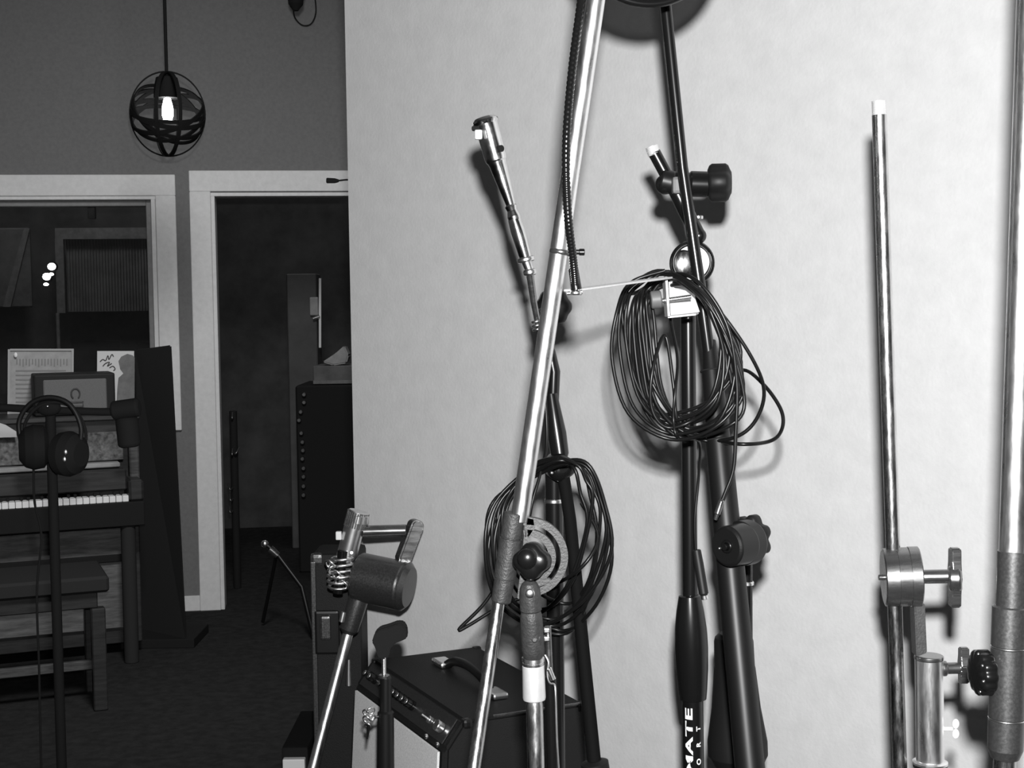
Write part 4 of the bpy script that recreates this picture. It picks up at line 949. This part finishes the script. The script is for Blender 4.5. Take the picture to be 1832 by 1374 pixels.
# ---------------------------------------------------------------- I: thick chrome pole at the right edge
d = 1.27
t = thing('studio_stand', 'thick chrome stand pole with grey stepped sleeves at the right edge', 'microphone stand', floor_pt(P(1797, 1374, d)))
b = NB(); a_ = P(1850, -160, d); e_ = P(1812, 1000, d); cyl(b, a_, e_, K(25, d), 0, 40); obj('upper_tube', b, m_chrome, t)
b = NB(); lathe(b, P(1813, 985, d), P(1810, 1090, d), [(0, K(25, d)), (.01, K(28, d)), (1, K(28, d))], 36); obj('upper_sleeve', b, m_sleevei, t)
b = NB(); lathe(b, P(1808, 1083, d), P(1798, 1356, d), [(0, K(28, d)), (.01, K(32, d)), (.26, K(32, d)), (.265, K(30, d)), (.275, K(30, d)), (.28, K(32, d)), (.73, K(32, d)), (.735, K(30, d)), (.745, K(30, d)), (.75, K(32, d)), (.94, K(31.5, d)), (1, K(25, d))], 40); ls = obj('lower_sleeve', b, m_sleevei, t)
for f_ in (.27, .74):
    b = NB(); c_ = P(1808, 1083, d).lerp(P(1798, 1356, d), f_); ring(b, c_, P(1808, 1083, d) - P(1798, 1356, d), K(31.5, d), K(1.2, d), 40, 6); obj('sleeve_ring', b, m_nickel, ls)
b = NB(); lobed(b, P(1758, 1203, d), (-1, -.12, 0), K(42, d), K(30, d), 12, .07, .15, True, 96); kb = obj('side_knob', b, m_black, t)
for k in range(8):
    an = 2 * PI * k / 8 + .2
    b = NB(); ball(b, P(1748, 1203, d) + V((0, math.cos(an), math.sin(an))) * K(36, d), K(3, d)); obj('knob_stud', b, m_nickel, kb)
q1 = P(1798, 1350, d); q2 = P(1797, 1374, d); q3 = down(P(1803, 1200, d), P(1797, 1374, d))
b = NB(); cyl(b, q1, q3, K(20, d), 0, 32); obj('lower_tube', b, m_chromed, t)
b = NB(); lathe(b, V((q3.x, q3.y, 0)), V((q3.x, q3.y, .07)), [(0, .19), (.3, .19), (1, .05)], 40); obj('round_base', b, m_cast, t)

# ------------------------------------------------------------------ light
def light(name, kind, loc, energy, size=.1, target=None, spread=None):
    l = bpy.data.lights.new(name, kind); l.energy = energy
    if kind == 'AREA':
        l.shape = 'RECTANGLE'; l.size = size; l.size_y = size * .6
        if spread: l.spread = spread
    elif kind == 'SPOT': l.shadow_soft_size = size; l.spot_size = spread; l.spot_blend = 1.0
    else: l.shadow_soft_size = size
    o = bpy.data.objects.new(name, l); COL.objects.link(o); o.location = loc
    if target is not None: o.rotation_euler = (V(target) - V(loc)).to_track_quat('-Z', 'Y').to_euler()
    return o
fl = CAM + up * .115 + right * .018
light('camera_flash', 'SPOT', fl, 272, .02, P(1480, 230, 2.3), math.radians(128))
light('pendant_light', 'POINT', P(300, 200, 5.4), 2.0, .03)
light('far_wall_fill', 'SPOT', (-.5, 3.0, 3.1), 370, .32, (-1.7, 6.5, .7), math.radians(92))  # added fill aimed at the far wall, not a fitting of the room
light('rear_room_fill', 'AREA', (-1.0, 8.2, 3.3), 7, .6, (-1.2, 8.6, 0))  # added dim fill, lifts the dark behind the doorway
light('control_room_fill', 'AREA', (-2.5, 8.0, 3.3), 12, .6, (-2.5, 9.2, 1.0))  # added fill, brightens what lies behind the window glass
w = bpy.data.worlds.new('room_air'); sc.world = w; w.use_nodes = True
w.node_tree.nodes['Background'].inputs[0].default_value = (1, 1, 1, 1)
w.node_tree.nodes['Background'].inputs[1].default_value = .05
sc.view_settings.view_transform = 'Standard'; sc.view_settings.look = 'None'
sc.view_settings.exposure = 0; sc.view_settings.gamma = 1; sc.view_settings.use_curve_mapping = False
